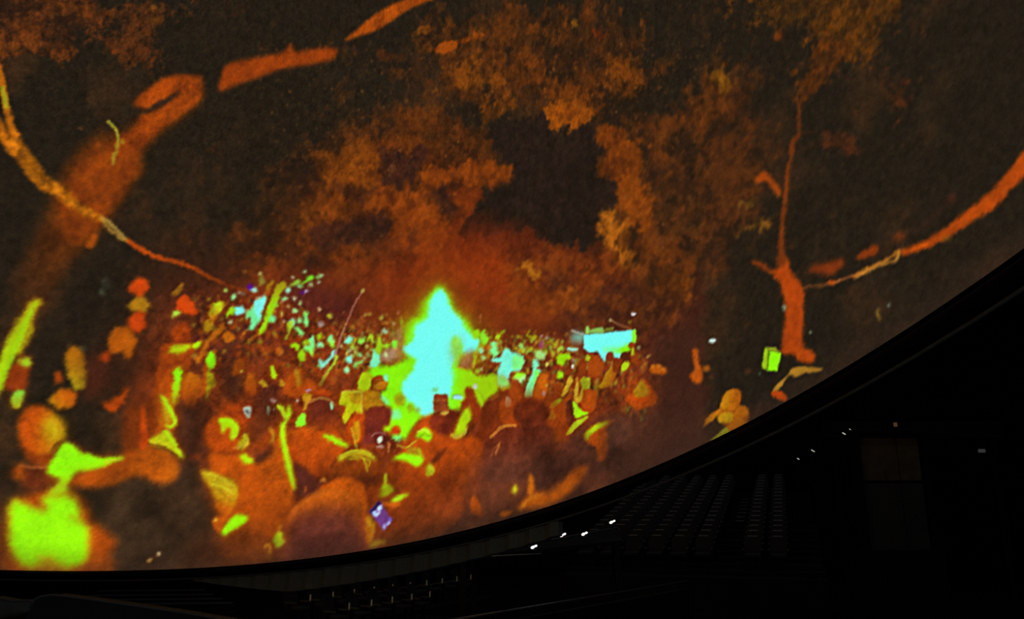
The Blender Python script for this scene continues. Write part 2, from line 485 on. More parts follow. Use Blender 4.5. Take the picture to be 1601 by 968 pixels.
stroke('TB', '960,500 1060,450 1150,370 1230,290', (26, 30, 26, 16), (62, 38, 26), 5, .7)
ell('TB', 1205, 305, 22, 14, (104, 46, 24), 3, .7)
stroke('TB', '1760,-60 1601,120 1500,235 1420,320 1300,405 1200,480 1120,530 1020,575 930,605', (96, 96, 76, 78, 64, 56, 46, 38, 22), (182, 72, 12), 2, 1, 'branch_right', tex=.15)
stroke('TB', '930,590 870,630 800,670 740,695 690,720', (18, 14, 14, 16, 18), (186, 112, 34), 1.2, 1, 'branch_right', tex=.2)
stroke('TB', '920,605 900,650 850,660 760,700 680,735', (14, 12, 12, 12, 10), (182, 122, 42), 1.1, 1, 'branch_right', tex=.2)
stroke('TB', '690,725 630,745 560,765 500,780 440,785 400,795', (16, 9, 14, 6, 6, 5), (184, 98, 40), 1.0, 1, 'branch_right', tex=.2)
ell('TB', 555, 764, 16, 10, (196, 72, 12), 1.2)
ell('TB', 1178, 525, 24, 16, (140, 84, 24), 2, .8)
ell('TB', 297, 902, 8, 18, (150, 165, 130), 1, .95)
ell('TB', 868, 887, 8, 7, (140, 180, 150), 1, .95)
stroke('TB', '800,910 808,940 815,966', (7, 12, 8), (170, 130, 34), 1, .9)

for k, n, l in (('leaves_mid', 'tree_image', 'orange firelit leaves left of the night sky gap'), ('leaves_top', 'tree_image', 'dim brown leaves overhead'),
                ('leaves_right', 'tree_image', 'tall leafy tree right of the night sky gap'), ('leaves_low', 'tree_image', 'low firelit trees behind the bonfire'),
                ('sky_gap', 'sky_image', 'dark sky gap between the trees'), ('canopy_left', 'tree_image', 'dim leaves in the upper left'),
                ('canopy_right', 'tree_image', 'dim leaves in the upper right'), ('trunk_left', 'trunk_image', 'blurred leaning orange tree trunk'),
                ('limb_top', 'limb_image', 'bare orange limb crossing the top'), ('branch_left', 'branch_image', 'twisted orange branch on the left'),
                ('twig_left', 'twig_image', 'small yellow-green twig'), ('leaf_left', 'leaf_image', 'small orange leaf'),
                ('trunk_right', 'trunk_image', 'slender forked orange tree trunk'), ('limb_right', 'limb_image', 'short dim limb pieces'),
                ('branch_right', 'branch_image', 'long orange branch sweeping up to the right')):
    info(k, n, l)
# ---- smoke and firelight in front of the trees
glow(690, 440, 110, 70, (140, 48, 12), .5, 30)
glow(600, 475, 200, 36, (112, 42, 18), .5, 22)
glow(470, 460, 130, 40, (88, 38, 18), .5, 24)
glow(810, 500, 90, 22, (128, 52, 18), .5, 14)
glow(470, 470, 60, 26, (84, 34, 24), .5, 14)

# ================================================================ the crowd
# warm brown ground tone of the crowd, from the far side to the people in front
blob('PX', '255,470 330,450 420,470 520,490 640,500 760,510 880,530 990,545 1050,575 1060,640 1040,700 950,760 800,800 600,850 400,880 300,870 250,760 200,640 235,560', (112, 46, 18), 14, .9, 'crowd_mass', tex=.2)
blob('PX', '240,460 300,440 360,470 400,520 380,560 330,590 280,560 250,520', (74, 36, 20), 14, .7)
blob('PX', '330,560 380,530 420,560 400,640 340,660 310,620', (64, 34, 22), 10, .8)

blob('PX', '450,452 490,446 550,462 555,480 535,510 500,495 470,480', (82, 33, 26), 7, .75)
# countless distant people: heads, shirts and raised hands
r = random.Random(5)


def speck_band(n, x0, x1, ytop, ybot, pal, smin, smax, tall=1.2):
    for _ in range(n):
        u = r.random()
        x = x0 + (x1 - x0) * u
        a = np.interp(x, [p[0] for p in ytop], [p[1] for p in ytop])
        b = np.interp(x, [p[0] for p in ybot], [p[1] for p in ybot])
        v = r.random()
        y = a + (b - a) * v
        s = smin + (smax - smin) * (v * .8 + .2 * r.random())
        c = r.choice(pal)
        k = .75 + .5 * r.random()
        c = tuple(min(255, q * k) for q in c)
        ell('PX', x, y, s * (.6 + .4 * r.random()), s * (.6 + tall * .6 * r.random()), c, .7, .5 + .45 * r.random(), r.uniform(-35, 35), tex=0)


WARM = [(150, 66, 16), (136, 56, 18), (104, 42, 20), (80, 36, 24), (168, 96, 22), (160, 120, 30), (92, 38, 20), (120, 48, 18)]
speck_band(260, 300, 480, [(300, 455), (480, 478)], [(300, 560), (480, 590)], WARM + [(76, 34, 28), (56, 32, 26)], 2.5, 6.5)
speck_band(420, 470, 645, [(470, 485), (560, 505), (645, 492)], [(470, 600), (645, 575)], WARM + [(150, 118, 40)], 1.6, 5)
speck_band(380, 745, 900, [(745, 515), (900, 522)], [(745, 575), (900, 640)], WARM + [(165, 150, 30)], 1.8, 5.5)
speck_band(240, 860, 1010, [(860, 560), (1010, 560)], [(860, 650), (1010, 650)], WARM, 2.5, 6.5)
speck_band(70, 520, 650, [(520, 498), (650, 485)], [(520, 530), (650, 530)], [(166, 120, 40), (150, 100, 40), (176, 150, 44)], 1.2, 2.6)
speck_band(200, 300, 1010, [(300, 480), (640, 510), (760, 530), (1010, 560)], [(300, 600), (640, 590), (1010, 660)], [(58, 28, 22), (70, 32, 22), (48, 28, 22)], 1.6, 4.5)
# pale shirts near the fire
speck_band(80, 540, 640, [(540, 525), (640, 505)], [(540, 562), (640, 565)], [(160, 205, 40), (150, 230, 110), (140, 190, 60), (190, 200, 70)], 1.6, 3.4)
speck_band(110, 745, 880, [(745, 518), (880, 530)], [(745, 545), (880, 560)], [(160, 205, 30), (150, 225, 70), (176, 160, 40)], 1.6, 3.6)
speck_band(40, 880, 960, [(880, 545), (960, 560)], [(880, 570), (960, 580)], [(170, 190, 40), (150, 160, 40)], 1.6, 3.4)


def heads(n, poly_x, ytop, ybot, smin, smax, side, lit):
    for _ in range(n):
        x = r.uniform(*poly_x)
        v = r.random()
        y = ytop + (ybot - ytop) * v
        s = smin + (smax - smin) * v
        ell('PX', x, y, s, s * 1.2, r.choice([(66, 30, 20), (84, 36, 18), (58, 30, 22), (98, 40, 16)]), .8, .85, 0, tex=.1)
        ell('PX', x, y + s * 2.1, s * 1.7, s * 1.4, r.choice([(128, 50, 16), (146, 60, 14), (112, 44, 18)]), 1.2, .7, 0, tex=.15)
        if r.random() < .75:
            ell('PX', x + side * s * .6, y - s * .1, s * .45, s * .8, r.choice(lit), .7, .9, 12 * side, tex=0)
        if r.random() < .25:
            ell('PX', x + side * s * 1.6, y - s * 1.6, s * .3, s * 1.3, r.choice(lit), .7, .9, r.uniform(-30, 30), tex=0)


LIT = [(176, 104, 22), (184, 140, 28), (160, 190, 30), (172, 86, 16), (166, 72, 14)]
heads(70, (330, 520), 500, 610, 2.4, 5.0, 1, LIT)
heads(60, (470, 640), 510, 585, 1.8, 3.2, 1, LIT + [(150, 220, 60)])
heads(60, (750, 900), 525, 600, 2.0, 3.6, -1, LIT + [(150, 220, 60)])
heads(70, (850, 1010), 555, 655, 2.6, 5.2, -1, LIT)
# ---- bonfire
blob('PX', '687,440 712,470 740,500 765,540 740,580 720,650 650,660 615,620 622,560 618,520 650,470', (150, 100, 8), 20, .95)
blob('Z7', '430,80 600,60 760,30 900,0 1050,-60 1000,140 900,250 860,320 930,400 1000,470 1100,560 1110,650 1040,780 960,968 860,900 760,900 700,760 740,560 640,460 600,360 690,300 700,200 640,130 560,130 470,160', (136, 240, 2), 2, 1, 'fire_ground', tex=.05)
blob('M1', '1120,700 1180,680 1250,690 1330,650 1420,640 1400,760 1340,860 1240,860 1220,770 1130,760', (136, 238, 2), 3, 1, 'fire_ground')
blob('R1', '215,720 240,700 340,712 400,750 515,738 522,800 505,870 450,890 400,960 330,930 300,900 280,945 200,945', (156, 205, 2), 2.2, 1, 'fire_ground_r', (136, 240, 0), (-1.6, 0, 1), .05)
# green fringe of the flames
blob('PX', '687,446 703,462 712,486 728,498 742,520 752,540 738,556 720,560 716,600 714,640 690,652 660,652 630,620 632,590 650,570 634,548 632,520 640,500 655,492 662,470 675,458', (140, 225, 6), 6, .95, 'bonfire')
blob('PX', '687,449 700,462 709,485 722,497 738,520 748,536 735,550 716,556 708,640 640,640 630,612 648,575 634,550 644,510 664,490 672,462', (128, 245, 40), 3, .9, 'bonfire')
# pale core
blob('M1', '1550,210 1590,240 1610,300 1640,350 1690,400 1705,450 1760,500 1798,540 1775,590 1730,612 1690,590 1690,540 1650,500 1620,560 1640,640 1622,720 1616,800 1612,880 1520,880 1512,968 1425,975 1400,930 1350,900 1315,840 1360,770 1392,700 1400,640 1345,612 1325,565 1372,540 1392,490 1402,430 1472,392 1482,330 1500,262', CYAN, 2.4, 1, 'bonfire', tex=.02)
blob('M2', '1325,30 1335,80 1400,110 1430,180 1445,202 1490,190 1512,150 1515,60 1600,60 1600,-20 1340,-20', CYAN, 2.4, 1, 'bonfire', tex=.02)
blob('Z7', '880,290 1000,100 1480,90 1490,260 1450,330 1290,380 1280,500 1260,590 1180,620 1110,610 1060,500 960,410', CYAN, 3, 1, 'bonfire', tex=.02)
blob('R1', '225,520 270,500 295,540 275,590 285,640 240,680 215,620', (150, 190, 120), 7, .7, 'bonfire')
blob('R1', '300,610 370,590 360,680 330,700 270,690 290,640', (150, 96, 60), 4, .85)
# smoky figures left of the fire
blob('Z2', '1310,340 1420,250 1450,320 1440,480 1440,650 1330,660 1170,660 1160,590 1290,520', (156, 116, 62), 4, .8, 'people_by_fire')
blob('Z2', '1180,560 1340,530 1340,650 1170,660', (160, 130, 110), 3, .7)
# a few green faces in front of the flames
for x, y, rx, ry, c in ((845, 440, 70, 85, (160, 150, 20)), (985, 540, 44, 50, (150, 170, 16)), (1070, 560, 26, 30, (150, 150, 20)), (800, 620, 80, 70, MINT), (810, 905, 60, 50, (120, 250, 130)),
                        (1285, 320, 45, 26, (120, 190, 90))):
    ell('Z7', x, y, rx, ry, c, 2.2, .85)

# ---- left: leaning lime post, sheets and little lights
blob('Z1', '590,820 640,700 690,560 740,420 800,270 850,170 925,165 935,220 890,290 850,380 800,500 740,640 700,720 650,800', (150, 214, 8), 1.4, 1, 'post', (160, 136, 20), (0, -1.7, 1.0), .08)
blob('Z1', '700,240 740,160 800,150 770,210 720,280', (160, 118, 16), 1.2, .9, 'post')
stroke('Z1', '690,300 740,250 700,340 690,420', (30, 20, 30, 20), (150, 80, 14), 1.2, .9)
stroke('Z1', '600,810 540,850 490,890 470,910', (40, 26, 20, 10), (170, 92, 16), 1.2, .9)
info('post', 'post_image', 'leaning lime wooden post')
blob('Z1', '545,430 600,380 680,350 690,400 660,480 640,560 620,640 570,720 540,760 460,760 490,720 500,640 480,600 430,640 480,540', (116, 232, 150), 1.3, 1, 'sheet')
blob('Z1', '545,430 590,385 680,360 670,440 640,520 610,610 570,600', (126, 236, 226), 1.2, 1, 'sheet')
stroke('Z1', '560,400 630,350 690,310', (10, 14, 8), (200, 210, 170), .9, .9)
info('sheet', 'sheet_image', 'pale mint sheet beside the post')
blob('Z1', '290,490 340,470 400,490 415,540 370,575 310,565', (130, 235, 225), 1.4, 1, 'shirt_l')
blob('Z1', '200,620 220,540 260,480 300,490 290,540 250,580', (150, 205, 14), 1.2, 1, 'shirt_l')
info('shirt_l', 'person_image', 'blurred figure in lime and pale cyan')
for x, y, rx, ry, c in ((185, 262, 26, 30, (160, 215, 80)), (290, 350, 34, 36, (140, 215, 130)), (350, 295, 24, 16, (190, 180, 140)), (400, 310, 40, 20, (120, 90, 70)), (490, 230, 30, 44, (84, 10, 150)),
                        (540, 262, 44, 34, (150, 225, 200)), (1020, 670, 44, 50, (130, 235, 215)), (620, 65, 26, 24, (190, 200, 110)), (640, 150, 44, 60, (130, 120, 40)), (1170, 25, 26, 22, (180, 220, 150)),
                        (1030, 112, 24, 18, (200, 200, 160)), (1110, 215, 32, 22, (140, 225, 140)), (1250, 200, 26, 20, (190, 220, 150)), (1380, 85, 26, 24, (170, 235, 160)), (1335, 100, 24, 22, (130, 225, 90)),
                        (1355, 160, 20, 20, (190, 225, 180)), (970, 260, 36, 40, (150, 230, 190)), (1190, 285, 22, 20, (210, 205, 235)), (1150, 300, 22, 34, (84, 20, 130)), (925, 370, 36, 26, (150, 235, 150)),
                        (1045, 370, 26, 20, (205, 220, 170)), (1120, 425, 24, 26, (170, 215, 130)), (885, 415, 20, 14, (200, 150, 90)), (970, 475, 26, 20, (205, 160, 90)), (1060, 520, 36, 34, (160, 215, 130)),
                        (1190, 560, 30, 36, (130, 235, 90)), (1110, 650, 26, 28, (140, 240, 140)), (1190, 660, 30, 60, (120, 240, 130)), (1365, 508, 20, 20, (210, 170, 120)), (1490, 585, 38, 26, (176, 170, 40)),
                        (765, 620, 36, 50, (118, 235, 140)), (820, 450, 26, 36, (140, 215, 40)), (880, 560, 20, 34, (180, 180, 60)), (240, 660, 26, 22, (170, 175, 130)), (920, 660, 26, 20, (190, 150, 100)),
                        (430, 30, 26, 22, (130, 80, 30)), (470, 560, 40, 44, (120, 220, 120)), (1385, 690, 30, 28, (150, 140, 130))):
    ell('Z1', x, y, rx, ry, c, .9, .95, tex=0)
blob('Z1', '980,210 1060,160 1120,140 1130,160 1060,200 1000,215', (150, 220, 60), 1, .95, 'lights')
blob('Z1', '1130,200 1180,140 1230,85 1280,90 1290,130 1220,160 1150,200', (120, 225, 40), 1, .95, 'lights')
info('lights', 'garland_image', 'green glowing streamers above the crowd')
stroke('Z1', '1180,310 1150,350 1140,380', (8, 6, 5), (190, 110, 90), .8, .8)
blob('Z1', '960,700 1000,640 1040,650 1030,720 980,790 950,880 930,870 960,780', (170, 205, 30), 1, .9)
for s in ('1030,740 1090,730 1150,780 1150,830 1100,810 1060,760', '1160,600 1200,590 1220,700 1190,720'):
    blob('Z1', s, (124, 238, 120), 1, .95)

# ---- people in the middle distance, left of the fire
mid = 0


def person(pieces, label, blur=1.0):
    """pieces: list of (crop, outline, colour[, colour2, axis]); the first names the part"""
    global mid
    mid += 1
    key = 'person%d' % mid
    for q in pieces:
        crop, s, c = q[:3]
        kw = {}
        if len(q) > 3 and q[3] is not None:
            kw = dict(col2=q[3], axis=q[4] if len(q) > 4 and q[4] else (0, 1))
        b = q[5] if len(q) > 5 else blur
        k = key
        if len(q) > 6:
            k = key + '/' + q[6]
            info(k, q[6], None)
        blob(crop, s, c, b, 1, k, tex=.14, **kw)
    info(key, 'person_image', label)


person([('Z2', '400,640 470,680 560,560 580,520 600,540 580,620 500,700 430,765 400,740', (130, 236, 206))], 'figure wrapped in a pale cyan cloth')
person([('Z2', '500,400 530,350 560,380 590,440 580,500 540,490 520,440', (128, 240, 170), (150, 225, 30), (0, 1))], 'figure in a mint shirt near the pole')
person([('Z2', '200,520 230,470 280,480 270,390 320,350 330,480 320,600 300,610 250,560', (122, 244, 150), (150, 225, 20), (0, 1.2, -.3))], 'figure in a mint and lime shirt')
person([('Z2', '40,460 100,440 145,480 130,540 100,530 60,500', (150, 200, 14)), ('Z2', '130,600 150,540 190,520 215,600 215,670 190,690 150,650', (148, 214, 8))], 'two-tone lime figure with bent arm')
person([('Z2', '360,470 380,430 420,430 445,470 410,505 370,500', (140, 235, 160)), ('Z2', '370,370 390,330 425,330 420,390 380,400', (158, 200, 16))], 'figure with mint face and lime hair')
person([('Z2', '180,440 230,400 270,400 280,440 220,470 180,460', (156, 190, 14))], 'small lime figure in the far crowd')
person([('Z2', '1030,740 1040,660 1070,580 1060,530 1085,515 1110,560 1155,580 1150,660 1125,745 1070,750', (124, 240, 180)), ('Z2', '1100,540 1120,430 1150,330 1165,340 1170,420 1190,480 1170,580 1130,570', (152, 205, 20))],
       'figure in a long pale mint shirt by the fire')
person([('Z2', '720,440 730,390 780,360 810,390 790,440 750,460', (128, 238, 190)), ('Z2', '790,500 820,440 850,380 860,400 830,470 800,515', (170, 190, 30))], 'figure in a mint top right of the pole')
person([('Z2', '880,420 900,380 960,380 965,420 930,460 890,440', (146, 225, 70))], 'small figure in pale lime')
person([('Z2', '980,420 1020,350 1070,350 1080,420 1050,460 1030,390 1000,430', (164, 205, 30))], 'small figure with lime arms up')
person([('Z2', '1210,500 1230,440 1265,440 1270,490 1230,520', (146, 210, 30)), ('Z2', '1200,590 1225,560 1245,590 1240,615 1205,615', (190, 225, 140))], 'pale figure in smoky light')
person([('Z2', '1305,470 1320,420 1360,420 1375,470 1360,510 1330,510', (124, 226, 50))], 'green-lit figure beside the flames')
person([('Z2', '750,680 745,620 790,605 810,640 800,690 770,700', (130, 236, 205)), ('Z2', '715,800 730,750 765,755 770,800 740,825', (150, 230, 160))], 'figure with pale cyan top, lower middle')
person([('Z2', '830,760 830,700 880,680 940,660 950,690 880,710 850,755', (130, 196, 90))], 'figure in dull green right of the pole')
for x, y, rx, ry, c in ((670, 485, 22, 20, (200, 190, 110)), (780, 540, 18, 24, (180, 200, 140)), (850, 575, 24, 18, (180, 190, 80)), (915, 590, 30, 26, (150, 205, 120)), (960, 632, 22, 22, (190, 185, 110)), (825, 610, 18, 16, (170, 170, 50)),
                        (995, 490, 16, 30, (190, 190, 80)), (1225, 300, 40, 26, (150, 200, 160)), (980, 88, 18, 18, (180, 160, 70)), (1025, 90, 26, 22, (160, 140, 40)), (1180, 135, 26, 30, (168, 160, 50)), (1430, 185, 28, 36, (150, 160, 20)),
                        (1390, 62, 16, 14, (210, 150, 110)), (1330, 205, 16, 18, (210, 205, 150)), (815, 245, 30, 26, (160, 110, 30)), (885, 212, 20, 18, (170, 100, 30)), (530, 105, 34, 24, (176, 170, 40)),
                        (415, 210, 26, 24, (150, 120, 110)), (700, 68, 12, 16, (200, 110, 80)), (405, 30, 18, 18, (210, 170, 110)), (1420, 128, 20, 10, (180, 170, 50)), (1240, 190, 24, 14, (170, 130, 40))):
    ell('Z2', x, y, rx, ry, c, .9, .95, tex=0)

HALO, BLURK = 3, 1.2
# ---- people left, Z5 / L1
person([('L1', '1000,640 1010,570 1080,540 1180,540 1220,560 1200,640 1190,700 1140,740 1000,800 960,968 940,968 980,760', (140, 56, 12)), ('L1', '1060,600 1080,560 1150,545 1200,560 1150,600 1100,610', (172, 196, 14), None, None, 2.0, 'collar'),
        ('L1', '1205,575 1225,540 1262,540 1240,575', (166, 214, 14))], 'tall brown-lit figure with lime collar on the left')
person([('L1', '1065,900 1080,800 1090,712 1145,708 1130,800 1110,900 1090,940', (142, 230, 4), (180, 130, 14), (0, 1.3, -.4), 1.4), ('L1', '960,960 980,860 1020,760 1060,715 1085,720 1070,860 1060,968', (164, 70, 10)),
        ('L1', '1010,900 1040,890 1060,930 1080,968 1020,968', (170, 186, 14))], 'orange-lit figure with a bright lime sash')
person([('L1', '1140,800 1170,730 1230,740 1260,800 1250,900 1200,950 1160,940', (172, 92, 14), (150, 60, 10))], 'orange figure in profile among the left crowd')
person([('L1', '1290,650 1320,600 1350,640 1345,690 1310,710', (128, 238, 8)), ('L1', '1280,740 1310,710 1340,760 1350,810 1320,830 1300,900 1290,800', (160, 190, 14)), ('L1', '1270,700 1300,690 1290,840 1260,860', (166, 78, 12))],
       'figure with a bright lime face on the left')
person([('L1', '1230,640 1260,590 1300,520 1350,460 1390,420 1400,440 1380,490 1320,540 1280,610 1240,680', (172, 92, 14))], 'raised orange arm among the left crowd')
person([('L1', '1270,430 1300,400 1340,420 1320,470 1280,480', (166, 120, 16)), ('L1', '1310,390 1330,310 1380,280 1395,330 1360,370 1340,400', (166, 190, 20), (170, 90, 14), (0, 1.2, -.2))], 'yellow-lit figure with raised hand at the left')
person([('L1', '1395,500 1420,470 1470,500 1460,530 1420,540', (176, 92, 14))], 'small orange face on the left')
person([('L1', '1460,700 1480,650 1520,640 1530,700 1510,735 1470,730', (170, 78, 12))], 'small orange head left of centre')
person([('L1', '1080,380 1090,340 1130,350 1120,365', (170, 205, 60)), ('L1', '1100,320 1110,280 1160,240 1210,290 1240,350 1200,370 1130,345', RED)], 'red cap over a dark face on the left')
person([('L1', '1070,240 1100,210 1140,170 1150,190 1110,240', (150, 96, 20))], 'dim hand above the left crowd')
person([('L1', '1070,520 1090,450 1170,410 1200,470 1190,530 1120,550', (132, 50, 12))], 'dim red-brown head on the left', 2.5)

# orange faces and figures in the dark at the far left
person([('L1', '805,205 840,160 890,135 935,185 910,230 875,255', RED)], 'red face shape, topmost at the left', 1.6)
person([('L1', '800,330 830,280 885,250 935,300 915,350 850,345', (164, 112, 18)), ('L1', '800,420 830,360 905,350 912,440 860,475 810,450', RED)], 'yellow and red face shapes at the left', 1.6)
person([('L1', '680,590 690,500 750,440 830,470 855,540 830,610 790,650 770,600 700,615', (178, 86, 12))], 'round orange face shape at the left', 1.8)
person([('L1', '625,640 650,600 690,610 680,660 640,660', RED)], 'small red face shape at the left', 1.5)
person([('L1', '410,650 430,580 480,565 525,620 545,740 530,820 480,840 445,790', (178, 104, 14), (176, 170, 18), (.3, .8, -.2))], 'tall yellow face shape at the left', 1.8)
person([('L1', '340,750 370,720 400,760 380,800 350,790', (160, 66, 12)), ('L1', '310,910 340,860 400,830 475,850 470,920 420,955 340,940', (186, 88, 10), (186, 150, 20), (-.6, .5, .3))], 'round orange face looking left', 1.8)
person([('L1', '640,920 700,905 760,860 795,815 800,860 770,920 710,975 680,960', (172, 66, 12))], 'orange crescent shape at the left', 1.8)
person([('L1', '-60,900 -20,720 20,600 80,480 140,370 200,290 250,270 255,310 210,380 200,480 150,560 130,620 90,610 60,680 30,760 0,860', (170, 212, 14), (176, 150, 16), (.6, -.9, .5), 1.6)],
       'long lime arm at the left edge')
person([('L1', '20,800 60,720 110,660 190,640 180,740 160,830 80,840', (140, 54, 16), None, None, 2.0), ('L1', '105,660 130,640 195,645 185,690 140,690', (160, 196, 30)), ('L1', '70,930 80,860 110,840 150,840 140,930 90,950', (130, 225, 60), (170, 160, 20), (0, 1))],
       'dim figure with a green cup at the left edge')
blob('L1', '540,620 660,620 690,720 660,850 560,900 520,800', (78, 34, 20), 8, .8)

HALO, BLURK = 0, 1.0
# ---- right of the fire, Z3
person([('Z3', '310,820 330,740 350,690 250,680 240,640 350,620 380,540 440,520 500,570 540,570 600,620 630,680 600,770 520,800 470,830 420,968 330,968', (122, 246, 214))], 'figure in bright pale cyan robes right of the fire', 1.3)
person([('Z3', '490,640 540,590 600,620 630,680 610,770 560,760 500,770', (128, 245, 130), None, None, 1.4)], 'mint-lit figure beside the pale robes')
person([('Z3', '500,880 540,820 620,810 660,860 640,920 580,940 540,910', (150, 235, 20), (190, 250, 200), (0, 1.2, -.2))], 'round white and lime paper lantern')
person([('Z3', '200,550 230,500 220,440 270,430 300,500 310,580 260,620 220,600', (126, 244, 140))], 'mint figure close to the flames')
person([('Z3', '100,430 90,330 130,290 160,310 200,390 190,430 140,470', (140, 232, 40))], 'lime figure right against the flames')
person([('Z3', '0,350 10,290 60,270 90,330 60,370 10,370', (150, 215, 10))], 'small lime figure touching the flames')
person([('Z3', '680,960 720,880 740,800 750,620 760,660 800,640 830,700 800,770 850,810 790,880 760,968', (124, 246, 190), None, None, 1.3), ('Z8', '1080,480 1100,300 1160,200 1220,180 1260,260 1240,400 1200,500 1140,500', (176, 86, 12))],
       'figure in profile edged with pale cyan light')
person([('Z3', '1040,650 1070,600 1160,570 1220,590 1220,640 1170,660 1130,720 1080,720', (150, 214, 8))], 'figure in a bright lime top near the banner')
person([('Z3', '1060,850 1070,810 1110,800 1130,850 1100,890 1070,885', (146, 224, 20))], 'small lime face below the lime top')
person([('Z3', '280,380 290,320 330,330 400,280 400,300 340,360 330,400 290,400', (166, 206, 14))], 'distant lime figure with raised arm')
person([('Z3', '670,360 680,310 710,290 710,320 690,350 740,350 800,360 790,385 720,390', (172, 168, 20))], 'distant yellow figures waving')
person([('Z3', '780,560 800,540 880,560 910,600 890,640 800,640', (160, 215, 120))], 'pale figure right of the robes')
person([('Z3', '840,470 850,420 875,410 880,470 870,525 848,520', (140, 60, 96))], 'small purple glow in the crowd')
for x, y, rx, ry, c in ((100, 540, 36, 36, (140, 225, 170)), (130, 630, 34, 30, (150, 205, 110)), (860, 362, 16, 14, (225, 190, 190)), (922, 372, 18, 16, (200, 200, 180)), (930, 712, 20, 18, (200, 190, 80)), (1245, 745, 16, 16, (225, 220, 190)),
                        (1100, 520, 50, 22, (160, 215, 60)), (1020, 470, 26, 30, (170, 170, 26)), (1440, 630, 28, 36, (168, 186, 22)), (560, 370, 20, 24, (170, 190, 26)), (600, 480, 30, 30, (150, 215, 100)), (1000, 580, 26, 34, (170, 160, 30)),
                        (60, 800, 26, 30, (160, 190, 30)), (100, 765, 22, 18, (190, 205, 120)), (95, 120, 10, 18, (210, 140, 100)), (85, 185, 10, 12, (210, 140, 100)), (720, 525, 34, 18, (172, 186, 24))):
    ell('Z3', x, y, rx, ry, c, 1, .95, tex=0)
stroke('Z3', '1235,640 1265,670 1275,700', (10, 14, 10), (210, 225, 200), .8)
stroke('Z3', '25,580 20,680 10,770', (34, 30, 20), (160, 176, 14), 1)

# ================================================================ nearer people
warp(2.0, 6, 401, None, (0, 640))
soften(.6, (0, 640))
crowd = region('PX', '240,470 420,455 640,520 760,530 1000,560 1050,600 1000,690 860,720 600,720 400,720 280,680', 16)
canvas *= (1 + crowd * np.clip(1.3 - canvas.max(2) / 170, 0, 1) * (.42 * (FB_MID - .5) + .2 * (FB_FINE - .5) + .1))[..., None]
# ---- pole
stroke('M1', '1070,215 1040,265 1010,320 980,390 950,460 920,550 890,640', (8, 7, 7, 7, 8, 9, 9), (176, 118, 100), .7, .95, 'pole', tex=0)
ell('M1', 1070, 218, 11, 16, (170, 150, 70), .9, .95, 20, 'pole')
stroke('Z2', '620,600 600,660 570,720 520,780 470,860 420,950 390,985', (44, 40, 30, 30, 34, 44, 20), (164, 186, 40), 1, .95, 'pole')
info('pole', 'pole_image', 'long thin pole held up over the crowd')

# ---- banner
blob('Z4', '260,310 290,250 360,250 430,250 430,330 330,350', (128, 225, 205), 5, .85, 'banner')
blob('Z4', '425,260 520,250 700,238 860,220 1070,205 1078,290 1070,365 1000,380 960,420 900,480 870,560 800,540 790,480 730,480 700,560 690,605 640,540 600,480 540,480 480,480 420,420', CYAN, 1.2, 1, 'banner', sharp=True, tex=.02)
blob('Z4', '1035,215 1072,205 1080,300 1070,370 1030,360', (136, 238, 10), 1.2, 1, 'banner')
blob('Z4', '640,440 800,430 900,410 980,370 1000,400 960,480 850,500 780,480', (124, 246, 70), 3, .9, 'banner')
blob('Z4', '880,440 980,400 1010,420 1000,470 900,480', (136, 240, 4), 2, 1, 'banner')
info('banner', 'banner_image', 'glowing cyan banner behind the crowd')
blob('Z4', '450,240 455,160 485,165 490,240', (150, 210, 90), .9, 1, 'stall')
blob('Z4', '490,240 500,200 640,170 670,180 670,240', (134, 200, 90), 1, .9, 'stall')
blob('Z4', '680,215 720,180 795,175 800,205 740,220', (130, 150, 50), 1.2, .85, 'stall')
info('stall', 'frame_image', 'small green frame on top of the banner')
stroke('Z4', '265,208 340,232 425,258', (18, 12, 10), (215, 235, 215), .8, .95, 'rods', smooth=False)
stroke('Z4', '750,78 860,130 1015,198', (16, 10, 10), (190, 140, 80), .8, .95, 'rods', smooth=False)
ell('Z4', 752, 85, 18, 14, (190, 180, 120), .9)
info('rods', 'rod_image', 'two thin rods above the banner')
ell('Z4', 1000, 102, 26, 24, (140, 104, 22), 1.4, .8)
ell('Z4', 1048, 4, 22, 10, (230, 225, 235), .9)
stroke('Z4', '215,440 280,445 350,450', (30, 40, 30), (150, 230, 200), 1)
# people under the banner
person([('Z4', '480,640 500,560 540,490 590,480 620,530 660,600 690,640 640,740 560,800 470,760', (150, 64, 14)), ('Z4', '540,500 560,475 600,480 605,510 570,520', (84, 36, 20))], 'brown figure under the left of the banner', 1.3)
person([('Z4', '700,560 710,510 750,480 790,500 800,560 770,600 730,600', (122, 46, 12)), ('Z4', '650,860 700,740 760,680 830,700 820,780 740,900 640,940 600,900', (186, 140, 18), (158, 70, 12), (.9, .3, -.2)),
        ('Z4', '800,570 880,590 880,680 800,740 780,640', (116, 46, 14))], 'figure with yellow-lit shoulder under the banner', 1.3)
person([('Z4', '890,560 900,500 960,470 1020,490 1020,560 960,610 910,600', (92, 40, 16)), ('Z4', '890,680 910,620 980,605 1000,640 960,700 900,715', (170, 200, 20))], 'dark-haired figure with lime collar', 1.3)
person([('Z4', '985,390 1020,355 1070,375 1070,440 1100,520 1130,620 1060,640 1010,560 1020,470', (140, 58, 14)), ('Z4', '1020,440 1050,430 1050,510 1030,520', (170, 200, 30))], 'tall figure at the right end of the banner', 1.3)
person([('Z4', '420,870 440,810 490,800 490,860 450,905', (160, 190, 20))], 'small lime profile in the right crowd')
person([('Z4', '190,968 220,880 240,800 260,770 265,830 240,900 210,968', (180, 150, 30)), ('Z4', '310,968 340,890 320,820 350,800 355,880 330,968', (176, 110, 26))], 'pair of raised yellow hands')
